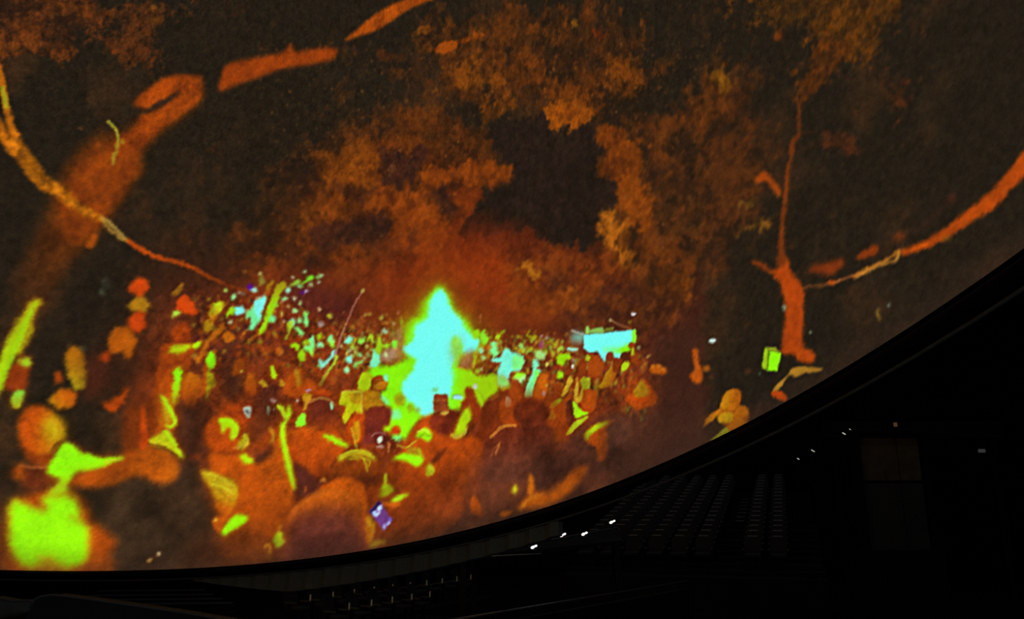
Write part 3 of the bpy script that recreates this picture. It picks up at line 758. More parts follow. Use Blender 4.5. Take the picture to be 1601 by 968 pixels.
person([('Z4', '350,700 370,580 430,560 460,640 430,760 360,760', (132, 52, 14))], 'brown-lit figure raising an arm', 1.4)
person([('Z4', '1240,700 1290,650 1370,640 1460,700 1440,750 1330,745 1260,720', (176, 84, 14))], 'orange pair of hands right of the banner', 1.4)
person([('Z4', '1205,540 1230,515 1275,515 1240,550 1220,560', (190, 150, 70))], 'small pale hand right of the banner')
ell('Z4', 1110, 428, 26, 24, (150, 140, 90), 1.2, .9)
ell('Z4', 1385, 305, 18, 22, (96, 48, 34), 1.5, .8)
person([('RR', '110,580 130,540 180,530 200,480 230,455 270,500 305,550 310,600 260,620 180,640 130,600', (190, 74, 8), None, None, 2.0), ('RR', '165,540 190,480 215,460 240,500 230,550 190,560', (176, 128, 18))], 'orange-lit group at the right edge of the crowd', 1.5)
person([('RR', '530,280 545,258 565,275 570,340 590,400 590,460 560,475 530,460 515,420 545,390', (164, 72, 14)), ('RR', '595,385 625,365 640,385 615,400', (150, 80, 20))], 'orange raised arm alone in the dark', 1.6)
ell('RR', 657, 208, 26, 12, (205, 235, 225), 1, 1, -8, tex=0)
ell('RR', 163, 40, 16, 8, (220, 220, 230), .9, 1, 0, tex=0)
ell('RR', 1270, 156, 8, 10, (120, 140, 90), .9)
ell('RR', 880, 402, 20, 14, (90, 50, 26), 2, .8)
ell('RR', 955, 412, 8, 10, (50, 96, 60), 1, .8)
ell('RR', 650, 435, 20, 14, (80, 44, 26), 2, .7)
ell('RR', 340, 190, 16, 14, (92, 48, 36), 1.6, .7)

# lantern, pendant and faces in the dark at the right
blob('RR', '985,250 1010,268 1000,395 970,385 965,360', (150, 190, 20), .9, 1, 'lantern', sharp=True)
blob('RR', '1012,272 1085,280 1075,350 1060,398 1000,396', (140, 240, 14), .9, 1, 'lantern', sharp=True)
blob('RR', '985,250 1050,252 1085,280 1012,270', (150, 170, 30), .9, 1, 'lantern', sharp=True)
stroke('RR', '1010,270 1003,330 998,396', (6, 5, 5), (80, 90, 20), .6)
info('lantern', 'lantern_image', 'glowing lime paper lantern beside the right tree')
blob('RR', '1180,320 1185,268 1230,255 1280,270 1300,300 1285,350 1250,345 1200,335', (176, 68, 10), 1.6, 1, 'lamp_r')
blob('RR', '1030,530 1060,480 1120,430 1150,385 1200,370 1250,370 1300,375 1350,385 1310,405 1240,410 1180,435 1140,420 1090,490 1050,530', (170, 120, 34), 1.4, 1, 'lamp_r')
blob('RR', '1025,545 1050,520 1100,530 1125,560 1110,585 1070,575', (190, 66, 8), 1.4, 1, 'lamp_r')
info('lamp_r', 'figure_image', 'small orange hanging figure at the right')
blob('RR', '705,620 740,540 800,515 835,560 830,610 870,630 885,690 860,750 780,790 720,720 690,690', (170, 84, 12), 2, .9)
person([('RR', '720,580 740,530 790,510 830,530 830,590 800,640 740,640 705,620', (186, 124, 16), (190, 90, 10), (.9, .2, -.1)), ('RR', '600,750 620,690 690,640 720,630 700,665 640,720', (178, 104, 14)),
        ('RR', '690,690 720,655 780,660 800,690 770,720 710,720', (190, 140, 18)), ('RR', '800,640 830,615 870,630 880,670 840,690 870,730 820,780 750,790 740,760 780,710', (186, 100, 12)),
        ('RR', '630,850 680,800 740,750 760,780 740,810 680,845', (166, 160, 30))], 'crouching yellow-lit figure near the screen rim', 1.4)
ORG['N1'] = (200, 560, 2)
HALO, BLURK = 2.5, 1.15
# second row: brown backs and raised arms between the fire and the front row
blob('PX', '330,580 400,560 470,570 520,600 540,640 450,680 380,690 330,660', (120, 48, 16), 10, .8, tex=.25)
blob('Z6', '0,560 90,520 240,560 400,600 430,760 380,900 200,968 100,800 0,700', (150, 56, 8), 5, .8, tex=.2)
blob('Z6', '440,700 420,420 560,320 660,300 700,440 640,560 560,700 480,760', (70, 34, 26), 6, .75, tex=.2)
blob('Z6', '0,100 120,60 240,200 250,420 120,520 0,480', (62, 34, 22), 6, .8, tex=.2)
person([('Z6', '280,260 300,190 370,190 390,260 420,330 420,420 370,470 300,440 260,360', (164, 82, 12), (150, 60, 10))], 'orange standing figure left of centre', 2.0)
person([('Z6', '760,420 780,260 830,180 900,130 980,140 1000,240 1080,260 1180,360 1100,420 1000,470 850,480', (164, 68, 10)), ('Z6', '880,150 940,130 960,220 970,320 920,340 900,240', (180, 120, 20), None, None, 2.0)], 'broad orange-lit back below the pole', 2.0)
person([('Z6', '590,110 620,90 650,160 660,230 630,255 600,220', (162, 205, 14))], 'small lime figure beside the orange back')
person([('Z6', '440,300 500,270 540,310 550,355 500,350', (160, 120, 22))], 'yellow face half hidden on the left')
person([('Z6', '690,320 720,260 770,300 760,350 720,360', (164, 110, 20))], 'small yellow-brown face')
person([('Z6', '980,470 1020,430 1080,440 1110,490 1060,570 1040,640 1000,650 1010,560', (168, 120, 18))], 'yellow-lit head before the wide hat')
person([('Z6', '1140,400 1250,390 1340,420 1330,470 1240,470 1160,430', (170, 62, 8), None, None, 2.0)], 'orange shoulder at the left of the placard', 2.0)
person([('Z6', '110,210 130,100 180,40 240,30 250,160 180,200', (136, 62, 14), None, None, 2.0)], 'dim orange head at the left', 2.0)
ell('Z6', 225, 160, 16, 18, (190, 170, 50), 1, .9)
for s, c in (('255,620 330,600 355,660 320,740 280,720', (176, 205, 190)), ('540,640 555,590 575,620 570,700 550,710', (140, 190, 150)), ('585,500 630,500 665,520 640,560 600,550', (150, 110, 100)), ('1020,400 1080,390 1100,405 1040,415', (170, 150, 190))):
    blob('Z6', s, c, 1, .95)
ell('Z6', 300, 665, 14, 40, (60, 70, 90), 1, .8, -40)
ell('Z6', 922, 526, 20, 10, (220, 225, 200), .8, .95)
ell('Z6', 635, 640, 14, 18, (150, 170, 140), .9, .9)

# dark jackets before the fire, hats and placard (Z7)
person([('Z7', '320,310 330,200 380,100 470,130 490,200 470,290 400,350', (166, 196, 10)), ('Z7', '490,230 520,160 600,130 640,170 560,220 510,260', (150, 70, 14)), ('Z7', '500,270 640,200 690,230 650,300 560,310', (176, 110, 16)),
        ('Z7', '640,150 680,110 700,190 680,210', (130, 236, 170))], 'lime-lit figure bending by the fire', 1.2)
person([('Z7', '85,490 120,340 220,330 370,345 372,600 330,640 290,580 230,640 190,700 150,740 130,640 170,520', (168, 172, 12)), ('Z7', '215,350 360,360 355,480 250,480', (172, 136, 16))], 'figure holding a square lime placard', 1.2)
stroke('Z7', '120,345 225,320 372,345 372,480 360,630', (12, 10, 10, 12, 10), (205, 210, 90), .8, .9, smooth=False)
person([('Z7', '385,350 500,320 600,350 640,480 620,520 480,540 390,560', (176, 120, 16)), ('Z7', '600,380 640,380 720,470 720,500 660,480', (128, 240, 150))], 'amber-lit shoulder beside the placard', 1.4)
person([('Z7', '370,800 420,620 450,560 540,525 660,525 740,560 740,620 700,760 640,820 700,968 360,968', (112, 40, 24), (98, 38, 32))], 'tall dark silhouette with flat hair before the fire', 1.6)
stroke('Z7', '570,505 640,497 720,545', (8, 8, 6), (190, 170, 40), .8, .9)
person([('Z7', '700,880 740,800 800,770 840,820 820,860 750,870', (180, 70, 6)), ('Z7', '640,800 680,770 740,760 720,820 670,840', (150, 226, 8))], 'small orange hand against the green light', 1.4)
person([('Z7', '190,860 190,740 270,640 320,600 390,620 400,760 370,968 180,968', (172, 68, 8)), ('Z7', '260,740 300,700 340,720 350,860 330,968 290,900', (186, 130, 16), None, None, 1.0)], 'orange-lit figure under the placard', 1.6)

# centre (Z8 and R2)
person([('Z8', '215,400 240,360 310,365 330,420 380,540 430,650 420,760 350,800 300,700 270,600 200,660 180,560 220,500', (144, 52, 14))], 'raised arm holding a small camera up', 1.4)
blob('Z8', '310,350 345,315 370,330 370,390 340,385', (190, 200, 180), .9, 1, 'camera')
info('camera', 'camera_image', 'small pale camera in a raised hand')
stroke('Z8', '330,400 400,420 440,480 470,560', (5, 4, 4, 4), (70, 80, 10), .7, .8)
blob('Z8', '62,470 110,450 190,462 188,515 75,515', (150, 220, 225), .9, 1, 'phone_a', sharp=True, tex=.05)
stroke('Z8', '60,520 70,455 185,455', (7, 7, 5), (60, 70, 40), .6, .9, smooth=False)
info('phone_a', 'phone_image', 'pale phone screen held sideways by the fire')
person([('Z8', '420,680 470,620 560,540 640,520 660,620 640,760 600,880 500,940 430,860', (118, 44, 16)), ('Z8', '520,520 560,450 640,420 640,490 560,530', (140, 80, 20))], 'dark head turned right in the centre', 1.6)
person([('Z8', '640,620 700,520 760,480 780,380 820,280 870,280 900,380 930,480 900,520 850,560 830,700 860,820 740,840 660,820', (150, 60, 12)), ('Z8', '660,370 700,350 790,340 780,370 680,390', (150, 180, 30)),
        ('Z8', '620,230 700,230 780,320 720,350 650,340', (140, 215, 100))], 'orange-lit figure taking a picture', 1.4)
blob('Z8', '715,580 740,480 765,490 795,530 790,580 740,610', (196, 225, 225), .9, 1, 'phone_b', tex=.05)
info('phone_b', 'phone_image', 'pale upright phone screen in the centre')
for s in ('750,660 780,645 770,670', '800,690 820,655 825,680', '730,840 745,790 760,830', '830,850 850,820 855,840'):
    blob('Z8', s, (206, 140, 50), .9, .9)
blob('Z8', '960,500 970,400 1000,320 1060,260 1090,150 1150,180 1110,260 1080,380 1050,480 1000,510', (126, 246, 170), 1.3, 1, 'profile_edge', (130, 235, 20), (1.4, 0, -.5))
info('profile_edge', 'person_image', 'pale cyan edge of a figure in profile')
person([('Z8', '1320,340 1390,300 1430,340 1430,410 1380,440 1340,420', (136, 56, 14)), ('Z8', '1430,460 1480,380 1520,280 1540,220 1560,270 1530,340 1480,420 1450,480', (182, 140, 24))], 'brown face with a raised yellow hand', 1.2)
ell('Z8', 1200, 440, 14, 40, (176, 170, 200), .9, .95)
for x, y, c in ((1245, 70, (205, 200, 90)), (1565, 105, (225, 220, 190)), (1240, 335, (190, 140, 40)), (1420, 205, (150, 230, 20)), (1555, 285, (200, 170, 50)), (1290, 30, (180, 120, 40))):
    ell('Z8', x, y, 20, 20, c, 1, .95, tex=0)
blob('R2', '1080,60 1180,40 1300,60 1330,120 1300,180 1180,230 1090,200 1060,120', (98, 40, 18), 6, .7, tex=.25)
person([('R2', '1380,110 1440,60 1500,80 1505,110 1440,140 1395,155', (192, 72, 8)), ('R2', '1365,60 1400,20 1440,10 1460,60 1420,80', (170, 120, 18))], 'red-orange figures in the right crowd', 1.8)
blob('N1', '1380,200 1440,190 1540,180 1580,230 1540,330 1460,370 1400,330', (66, 40, 28), 7, .85)
person([('N1', '1432,262 1428,238 1450,214 1490,202 1525,192 1500,218 1502,262 1498,312 1472,318 1464,280 1440,268', (178, 74, 10), None, None, 2.0), ('N1', '1436,258 1430,238 1452,214 1490,200 1505,200 1470,222 1446,240', (160, 204, 14), None, None, 1.6, 'sleeve')],
       'orange arm with lime sleeve at the right', 1.6)
blob('R2', '870,280 980,320 1060,300 1080,370 1110,470 1100,520 960,560 880,680 800,700 700,640 800,400', (72, 38, 28), 8, .8, tex=.15)
ORG['C2'] = (700, 480, 3.7225)
HALO, BLURK = 0, 1.0
blob('C2', '930,640 1080,610 1250,560 1420,560 1480,640 1480,830 1150,990 940,990 900,800', (66, 40, 30), 12, .85, tex=.08)
blob('C2', '600,560 720,520 850,500 860,640 700,740 620,720', (118, 46, 16), 7, .85, tex=.15)
person([('C2', '640,565 700,520 712,560 690,655 650,665 632,620', (170, 74, 10)), ('C2', '588,582 622,548 655,530 662,546 625,582 600,590', (150, 210, 24), None, None, 1.0, 'sleeve'), ('C2', '588,650 610,592 632,640 610,655', (146, 226, 20), None, None, 1.0)],
       'orange figure with two lime sleeves right of the big head', 1.4)
person([('C2', '725,555 742,548 770,590 822,610 792,632 736,642', (150, 220, 16)), ('C2', '690,742 722,682 792,640 822,636 762,692 722,730', (160, 184, 26)), ('C2', '690,560 722,540 735,640 715,690 690,650', (74, 34, 26))], 'figure in a bright lime jacket right of the big head', 1.2)
person([('C2', '770,430 800,405 830,430 825,470 795,485', (150, 150, 24)), ('C2', '775,500 800,480 870,490 850,600 790,600', (160, 68, 12))], 'small lime-faced figure with orange coat', 1.3)
person([('C2', '735,520 750,440 765,445 760,530 780,470 790,475 780,540 750,560', (176, 140, 30))], 'two thin raised yellow arms', .9)
person([('C2', '700,410 715,405 715,440 690,500 660,520 690,450', (184, 150, 30))], 'single raised yellow arm', .9)
blob('C2', '300,530 420,495 610,510 700,600 690,760 600,800 300,760 250,640', (148, 60, 12), 9, .85, tex=.12)
person([('C2', '150,760 200,690 205,600 270,540 310,530 300,620 320,700 260,770 230,830', (112, 44, 16), None, None, 2.5)], 'brown head and shoulder left of the big head', 2.0)
person([('C2', '385,620 395,570 440,536 500,532 560,550 592,600 585,650 550,680 470,690 410,675', (96, 36, 14), (84, 34, 18))], 'big dark head right of the fire', 2.2)
person([('C2', '140,1000 170,880 215,790 262,735 320,695 400,690 440,668 560,668 625,715 632,780 690,820 720,1000', (98, 40, 22), (72, 38, 28), (.15, 1.0, -.15))], 'broad dark back right of the fire', 3.0)
stroke('C2', '600,640 625,690 632,770', (8, 14, 10), (150, 64, 16), 4, .7)
stroke('C2', '370,600 390,560 430,535', (6, 8, 6), (156, 62, 12), 3, .8)
HALO, BLURK = 2.5, 1.15
stroke('R2', '465,335 500,300 540,265 590,258 630,262', (10, 8, 10, 8, 10), (196, 130, 44), 1, .9)
stroke('R2', '470,460 490,410 520,375 525,410', (8, 6, 8, 5), (150, 84, 36), 1.2, .8)
HALO, BLURK = 4, 1.3
# front row, centre
person([('R2', '0,250 60,200 110,200 110,290 180,320 230,310 280,330 350,330 420,400 400,560 380,720 200,830 0,900 -100,700 -80,400', (158, 64, 8), (116, 48, 16), (.2, 1.1, -.3)), ('R2', '85,250 110,175 180,150 250,165 292,200 270,260 230,312 170,318 110,295', (104, 38, 20), None, None, 1.5, 'hair'),
        ('R2', '112,165 113,120 114,70 118,66 160,64 198,64 202,70 204,110 206,160 160,170', (138, 62, 30), None, None, .9, 'hat')], 'big orange-lit figure with dark hair before the fire', 2.4)
stroke('R2', '120,105 160,100 200,105', (6, 5, 5), (176, 100, 40), .8, .8)
blob('R2', '150,185 185,170 210,170 190,195', (186, 160, 60), 1, .9)
blob('R2', '245,300 290,185 330,150 350,208 325,255 300,320 255,342 230,325', (160, 205, 10), 1.3, 1, 'face_lime')
blob('R2', '0,330 30,292 62,275 98,305 98,350 70,358 40,335', (140, 228, 14), 1.2, 1, 'face_lime_b')
info('face_lime', 'sleeve_image', 'long lime-lit sleeve before the fire')
info('face_lime_b', 'sleeve_image', 'striped lime-lit sleeve before the fire')
stroke('R2', '100,500 150,440 205,390', (30, 34, 14), (72, 32, 20), 1.8, .9)
stroke('R2', '10,340 50,325 90,330', (5, 5, 5), (90, 150, 20), .7, .7)
blob('R2', '-10,470 20,400 45,470 30,510', (138, 226, 20), 1.3, .9)
blob('R2', '60,540 85,500 110,520 105,560 80,575', (150, 190, 24), 1.2, .95)
# dark bottom right
blob('PX', '740,720 860,700 940,720 1010,700 1040,715 960,755 860,792 780,812 700,838 660,835 720,780', (66, 38, 28), 12, .75, tex=.12)
person([('R2', '640,782 665,740 700,705 760,680 830,690 900,650 960,565 1000,522 1075,510 1060,560 960,680 880,735 760,770', (184, 86, 10), (112, 54, 18), (1.1, -.7, .05), 2.8)], 'low orange mound above the screen rim', 2.0)
person([('R2', '525,815 560,798 610,793 600,812 550,830', (164, 78, 14))], 'small orange patch on the screen rim', 1.4)
person([('R2', '345,745 362,690 392,735 425,812 385,825 350,800', (164, 72, 12), (110, 50, 18))], 'orange flame-shaped hand at the bottom', 1.8)
person([('R2', '703,690 705,615 715,555 738,600 742,665 725,690', (170, 90, 14))], 'thin raised orange finger', 1.4)
ell('R2', 621, 660, 14, 28, (180, 190, 24), 1.4, 1)

# front row, left of centre (M2)
blob('N1', '150,150 240,165 250,330 225,400 170,380 150,330', (58, 34, 23), 8, .9)
blob('N1', '375,170 470,150 480,250 470,300 400,330 370,290', (84, 40, 22), 8, .7)
person([('M2', '110,440 160,425 250,430 320,440 400,500 520,465 555,300 600,420 645,650 600,790 570,880 540,960 540,1100 180,1120 120,1040 170,900 240,800 290,680 250,600 140,560', (164, 72, 8), (112, 48, 16), (-.1, .9, -.2), 3.0),
        ('M2', '78,300 105,230 180,188 262,212 292,280 285,350 330,380 335,415 250,425 160,432 100,390', (158, 64, 8), None, None, 1.8, 'head'),
        ('M2', '175,215 250,218 292,265 285,310 262,352 240,330 246,290 222,268 196,312 180,262', (160, 204, 10), None, None, 1.2, 'hair'),
        ('M2', '290,370 318,340 340,308 356,340 342,400 300,412', (156, 146, 20), None, None, 1.2),
        ('M2', '300,440 350,448 392,488 335,498 315,470', (156, 210, 12), None, None, 1.2, 'collar')], 'orange-lit person with curly lime-lit hair', 2.4)
blob('M2', '395,475 440,440 520,430 530,455 500,475 420,494', (58, 32, 22), 3, .95)
stroke('M2', '100,400 160,432 250,428 320,420', (10, 10, 8, 6), (84, 38, 14), 2.2, .8)
stroke('M2', '380,400 450,370 500,310 520,250', (60, 64, 60, 40), (150, 62, 12), 3, .7)
stroke('M2', '78,330 72,280 105,222 170,185', (14, 14, 12, 8), (78, 36, 18), 3, .7)
person([('M2', '430,520 500,440 545,300 560,240 600,330 620,500 650,640 600,780 540,640', (164, 74, 8), None, None, 3.0), ('M2', '552,310 560,245 585,215 535,135 552,128 580,160 592,190 600,140 608,130 622,175 612,212 592,240 588,310 605,400 625,500 652,640 640,660 600,560 572,430', (160, 218, 10), None, None, 1.2, 'arm')],
       'person with a lime-lit raised arm and open hand', 1.5)
person([('M2', '620,320 690,275 830,290 930,275 985,340 1000,385 960,430 900,480 850,560 800,592 720,540 640,480 608,390', (172, 72, 8), (150, 60, 10)), ('M2', '715,200 735,125 800,90 872,100 895,140 892,200 920,232 910,270 830,292 750,275 715,258', (96, 38, 22), (150, 62, 14), (.2, 1.2, -.5), 1.8, 'hair'),
        ('M2', '652,262 660,218 700,180 715,222 712,262', (126, 240, 40), None, None, 1.1, 'face'), ('M2', '815,320 862,320 930,350 988,382 950,392 880,362', (146, 222, 14), None, None, 1.2, 'strap')], 'person seen from behind with a lime shoulder strap', 2.0)
stroke('M2', '745,108 800,90 862,98 885,120', (5, 5, 5, 6), (170, 120, 50), .8, .9)
ell('M2', 876, 135, 12, 28, (140, 200, 150), 1, .95)
blob('M2', '640,490 720,545 800,595 830,600 790,660 720,700 650,700 655,640', (72, 34, 28), 2.5, .9, tex=.12)
person([('M2', '905,480 960,425 1040,408 1120,430 1165,480 1175,570 1140,660 1060,640 980,600 900,592 835,575 880,500', (134, 60, 12), (98, 42, 14), (0, 1.4, -.3)), ('M2', '918,455 980,425 1060,410 1120,430 1156,475 1130,478 1060,450 985,462 930,484', (150, 140, 20), None, None, 1.4, 'hair')],
       'dark-haired person with yellow-green lit fringe', 2.0)
for s in ('922,472 990,440 1060,432 1130,462', '1000,448 1060,458 1090,500 1100,556', '960,438 1030,416 1095,426 1140,460', '925,455 985,424 1050,412', '985,470 1030,466 1050,480', '1070,470 1110,480 1108,520'):
    stroke('M2', s, (7, 8, 8, 5), (182, 200, 34), .8, .95)
person([('M2', '1230,560 1245,495 1290,460 1350,432 1440,452 1475,500 1505,560 1470,625 1390,665 1290,655', (134, 54, 10)), ('M2', '1248,484 1300,442 1360,430 1432,450 1450,480 1410,516 1345,482 1280,472', (140, 232, 6), None, None, 1.2, 'headband'),
        ('M2', '1340,425 1388,390 1422,440', (150, 120, 20)), ('M2', '1470,512 1505,520 1502,560 1475,576', (150, 170, 24)), ('M2', '1165,692 1180,650 1210,622 1250,638 1262,668 1200,702', (146, 226, 14), None, None, 1.2, 'scarf'),
        ('M2', '1250,722 1310,692 1366,685 1330,712 1270,742', (150, 218, 20), None, None, 1.2, 'scarf')], 'person with a bright lime headband', 1.8)
blob('M2', '1235,600 1290,600 1390,640 1370,670 1290,662 1240,640', (92, 40, 14), 5, .8)
blob('M2', '1390,650 1480,620 1560,560 1600,600 1500,700 1400,760 1340,740', (112, 46, 14), 5, .7)
stroke('M2', '1215,560 1212,600 1210,630', (16, 22, 20), (160, 180, 20), 1, .9)
blob('M2', '1170,740 1240,742 1310,745 1290,775 1240,770 1190,760', (186, 92, 16), 1.2, .95)
blob('M2', '1262,275 1280,262 1310,290 1290,320 1265,310', (190, 70, 8), 1.4, .9)
stroke('M2', '1130,330 1140,312 1180,306 1215,318', (6, 6, 5, 8), (176, 130, 120), .8, .9)
blob('M2', '1160,345 1185,325 1195,350 1175,372', (190, 220, 200), .9, .95)
stroke('M2', '1155,392 1180,390 1202,395', (8, 9, 8), (190, 180, 180), .7, .9)
stroke('M2', '1225,360 1238,390 1230,430', (10, 12, 6), (196, 120, 60), .9, .9)
person([('M2', '1180,780 1300,780 1400,700 1480,640 1600,560 1700,700 1660,860 1500,960 1300,1000 1160,1030 1130,900', (124, 50, 14), (96, 44, 20), (.4, .8, -.2))], 'broad brown back at the bottom of the screen', 4.0)
person([('M2', '800,660 880,605 960,585 1040,600 1088,650 1095,780 1000,760 900,700', (178, 80, 12), None, None, 1.8, 'crown'), ('M2', '575,1000 585,860 620,790 690,735 780,680 880,660 980,682 1060,745 1100,830 1112,960 1100,1040 900,1080 580,1110', (178, 86, 16), (150, 62, 16), (0, 1))],
       'large capped head in the front row', 2.0)
blob('M2', '560,1100 575,960 600,880 640,830 720,790 830,770 940,775 1020,800 1070,860 1095,960 1110,1090', (78, 38, 32), 9, .95, tex=.12)
stroke('M2', '620,800 700,735 790,685 880,664 970,684 1030,720', (8, 10, 10, 10, 9, 6), (206, 122, 34), 2.2, .6)
stroke('M2', '830,655 900,662 980,690 1050,740 1090,800', (6, 10, 12, 12, 8), (112, 50, 14), 2.2, .7)
blob('M2', '1085,700 1130,720 1190,690 1170,640 1110,640', (140, 56, 10), 2, .8)
blob('M2', '1098,830 1130,850 1142,900 1118,965 1100,940', (164, 128, 20), 1.2, .95)
blob('B5', '1370,210 1400,220 1420,300 1400,350 1375,355', (160, 82, 14), 1.2, .95)
blob('B5', '1395,365 1430,325 1500,320 1525,335 1470,360 1410,382', (164, 128, 24), 1.4, .9)
# violet phone in the front row
blob('B5', '1392,95 1465,10 1565,160 1505,250 1440,170', (104, 58, 132), .9, 1, 'phone_c', sharp=True, tex=.1)
blob('B5', '1392,95 1465,10 1480,35 1405,120', (40, 24, 70), .8, 1, 'phone_c', sharp=True)
for s, c in (('1410,105 1440,90 1450,120 1425,135', (150, 190, 240)), ('1450,70 1480,45 1490,75 1465,95', (170, 215, 255)), ('1435,120 1470,95 1475,110 1445,135', (190, 215, 250)), ('1500,205 1520,195 1515,230 1495,235', (150, 160, 230)),
             ('1525,190 1545,165 1550,185 1530,205', (170, 190, 250)), ('1540,150 1558,140 1560,170 1545,175', (110, 90, 200))):
    blob('B5', s, c, .7, .95)
info('phone_c', 'phone_image', 'violet phone screen in the front row')
person([('B5', '640,310 670,260 690,245 705,270 720,340 680,382 630,335', (166, 216, 20)), ('B5', '665,240 690,190 705,205 690,250', (172, 100, 20)), ('B5', '570,420 600,360 620,350 622,440 610,475 590,460', (172, 96, 18))], 'small lime-lit hand at the bottom left of the cap', 1.2)

# front row, far left
blob('PX', '150,760 210,740 260,750 300,720 330,780 345,850 330,893 160,897 170,850', (52, 38, 26), 8, .95, 'person_dark', tex=.1)
blob('PX', '300,850 380,820 440,840 430,884 300,892', (84, 42, 22), 10, .6)
person([('L2', '790,480 780,260 790,160 850,140 900,200 920,130 960,90 1010,60 1030,130 1060,270 1030,295 960,340 930,400', (96, 42, 14), (140, 58, 12), (.8, .5, -.3)), ('L2', '420,615 520,555 640,505 760,470 840,410 920,390 1010,400 1080,465 1105,550 1040,622 960,605 860,570 720,625 560,650', (136, 60, 12), (164, 80, 14), (1, 0)),
        ('L2', '1000,70 1045,95 1075,160 1108,232 1085,272 1040,278 1005,235 1022,160', (174, 186, 18), (170, 110, 16), (0, 1, 0), 1.4, 'face'), ('L2', '960,385 930,350 990,320 1048,285 1082,330 1105,390 1140,428 1150,470 1100,442 1040,412', (164, 178, 18), None, None, 1.3, 'scarf'),
        ('L2', '868,335 882,220 897,138 918,270 932,355 908,405 880,400', (186, 66, 6), None, None, 1.6, 'hand')], 'person in profile with lime-lit face and scarf', 3.0)
stroke('L2', '950,395 1040,415 1110,455', (8, 10, 6), (90, 40, 14), 1, .8)
info('person_dark', 'person_image', 'dark unlit back at the bottom left')
person([('M2', '55,545 120,552 200,580 262,608 292,668 282,722 252,785 242,812 185,802 150,722 110,632', (182, 158, 20), (178, 82, 10), (-.3, 1.3, -.2)), ('M2', '198,905 232,858 282,818 356,835 312,882 242,922 214,946 182,932', (142, 230, 8), None, None, 1.6, 'cuff'),
        ('M2', '130,860 150,835 190,815 240,812 220,850 180,920 160,930', (176, 82, 14))], 'raised yellow-lit hand with a lime cuff', 1.6)
ell('M2', 152, 850, 10, 10, (210, 180, 60), .9, .9)
for s in ('150,600 200,620 250,640', '190,640 230,660 270,670'):
    stroke('M2', s, (5, 7, 5), (196, 200, 50), .8, .7)
person([('BL', '15,660 25,540 60,300 80,225 200,190 300,150 430,165 540,260 560,340 620,385 735,490 690,560 690,670', (150, 64, 10), (118, 54, 14), (.3, .6, -.2), 4.0),
        ('BL', '75,242 130,232 230,282 300,288 268,222 300,190 400,180 470,222 502,292 505,350 550,400 552,520 530,610 420,645 300,625 200,645 120,600 68,520 62,440', (140, 234, 2), None, None, 3.2, 'shirt'),
        ('L2', '330,410 320,520 250,530 160,460 180,430', (110, 48, 14), None, None, 2.5), ('L2', '160,530 310,530 330,640 200,670 140,640', (84, 38, 18), None, None, 3.0),
        ('L2', '118,300 135,190 200,138 275,140 350,188 402,270 408,340 362,372 330,420 280,442 200,450 148,400', (180, 76, 8), (168, 132, 16), (1.3, -.1, -.35), 2.2, 'head'),
        ('L2', '328,482 380,392 420,365 482,400 502,430 560,440 640,462 760,455 776,465 700,496 610,532 520,542 482,548 440,602 400,632 360,602 308,560 300,520', (136, 238, 2), None, None, 1.8, 'scarf'),
        ('L2', '75,555 110,510 160,498 152,550 162,602 120,590', (170, 76, 14))], 'person with lime scarf and shirt in the left front', 3.0)
blob('L2', '270,250 330,190 385,260 400,330 350,370 300,340', (172, 166, 18), 5, .8)
blob('L2', '300,690 400,600 430,650 400,690', (150, 200, 20), 2, .9)
blob('L2', '310,590 350,575 375,590 345,620', (120, 60, 14), 1.4, .8)
stroke('L2', '160,515 240,520 310,535', (8, 6, 8), (150, 80, 30), 1, .8)
stroke('L2', '345,410 370,385 330,430', (16, 12, 12), (140, 90, 20), 1, .8)
for s in ('240,575 300,590 330,620', '430,320 470,330 490,370'):
    stroke('BL', s, (10, 14, 10), (160, 150, 16), 1.5, .8)
blob('BL', '200,640 300,575 360,610 420,650 300,665', (150, 110, 14), 4, .8)
ell('BL', 992, 558, 13, 13, (196, 176, 130), .9, 1)
ell('BL', 936, 599, 14, 14, (200, 170, 80), .9, 1)
stroke('BL', '905,625 935,605 970,575 985,560', (10, 10, 8, 8), (120, 46, 20), 1.2, .7)
# more crowd just left of the frame
person([('PX', '-90,900 -100,760 -60,700 -20,720 0,800 5,900', (60, 36, 24), (112, 52, 14), (.9, 0, 0))], 'dim figure at the far left', 5)

ORG['NL'] = (0, 420, 2.016)
HALO, BLURK = 0, 1.0
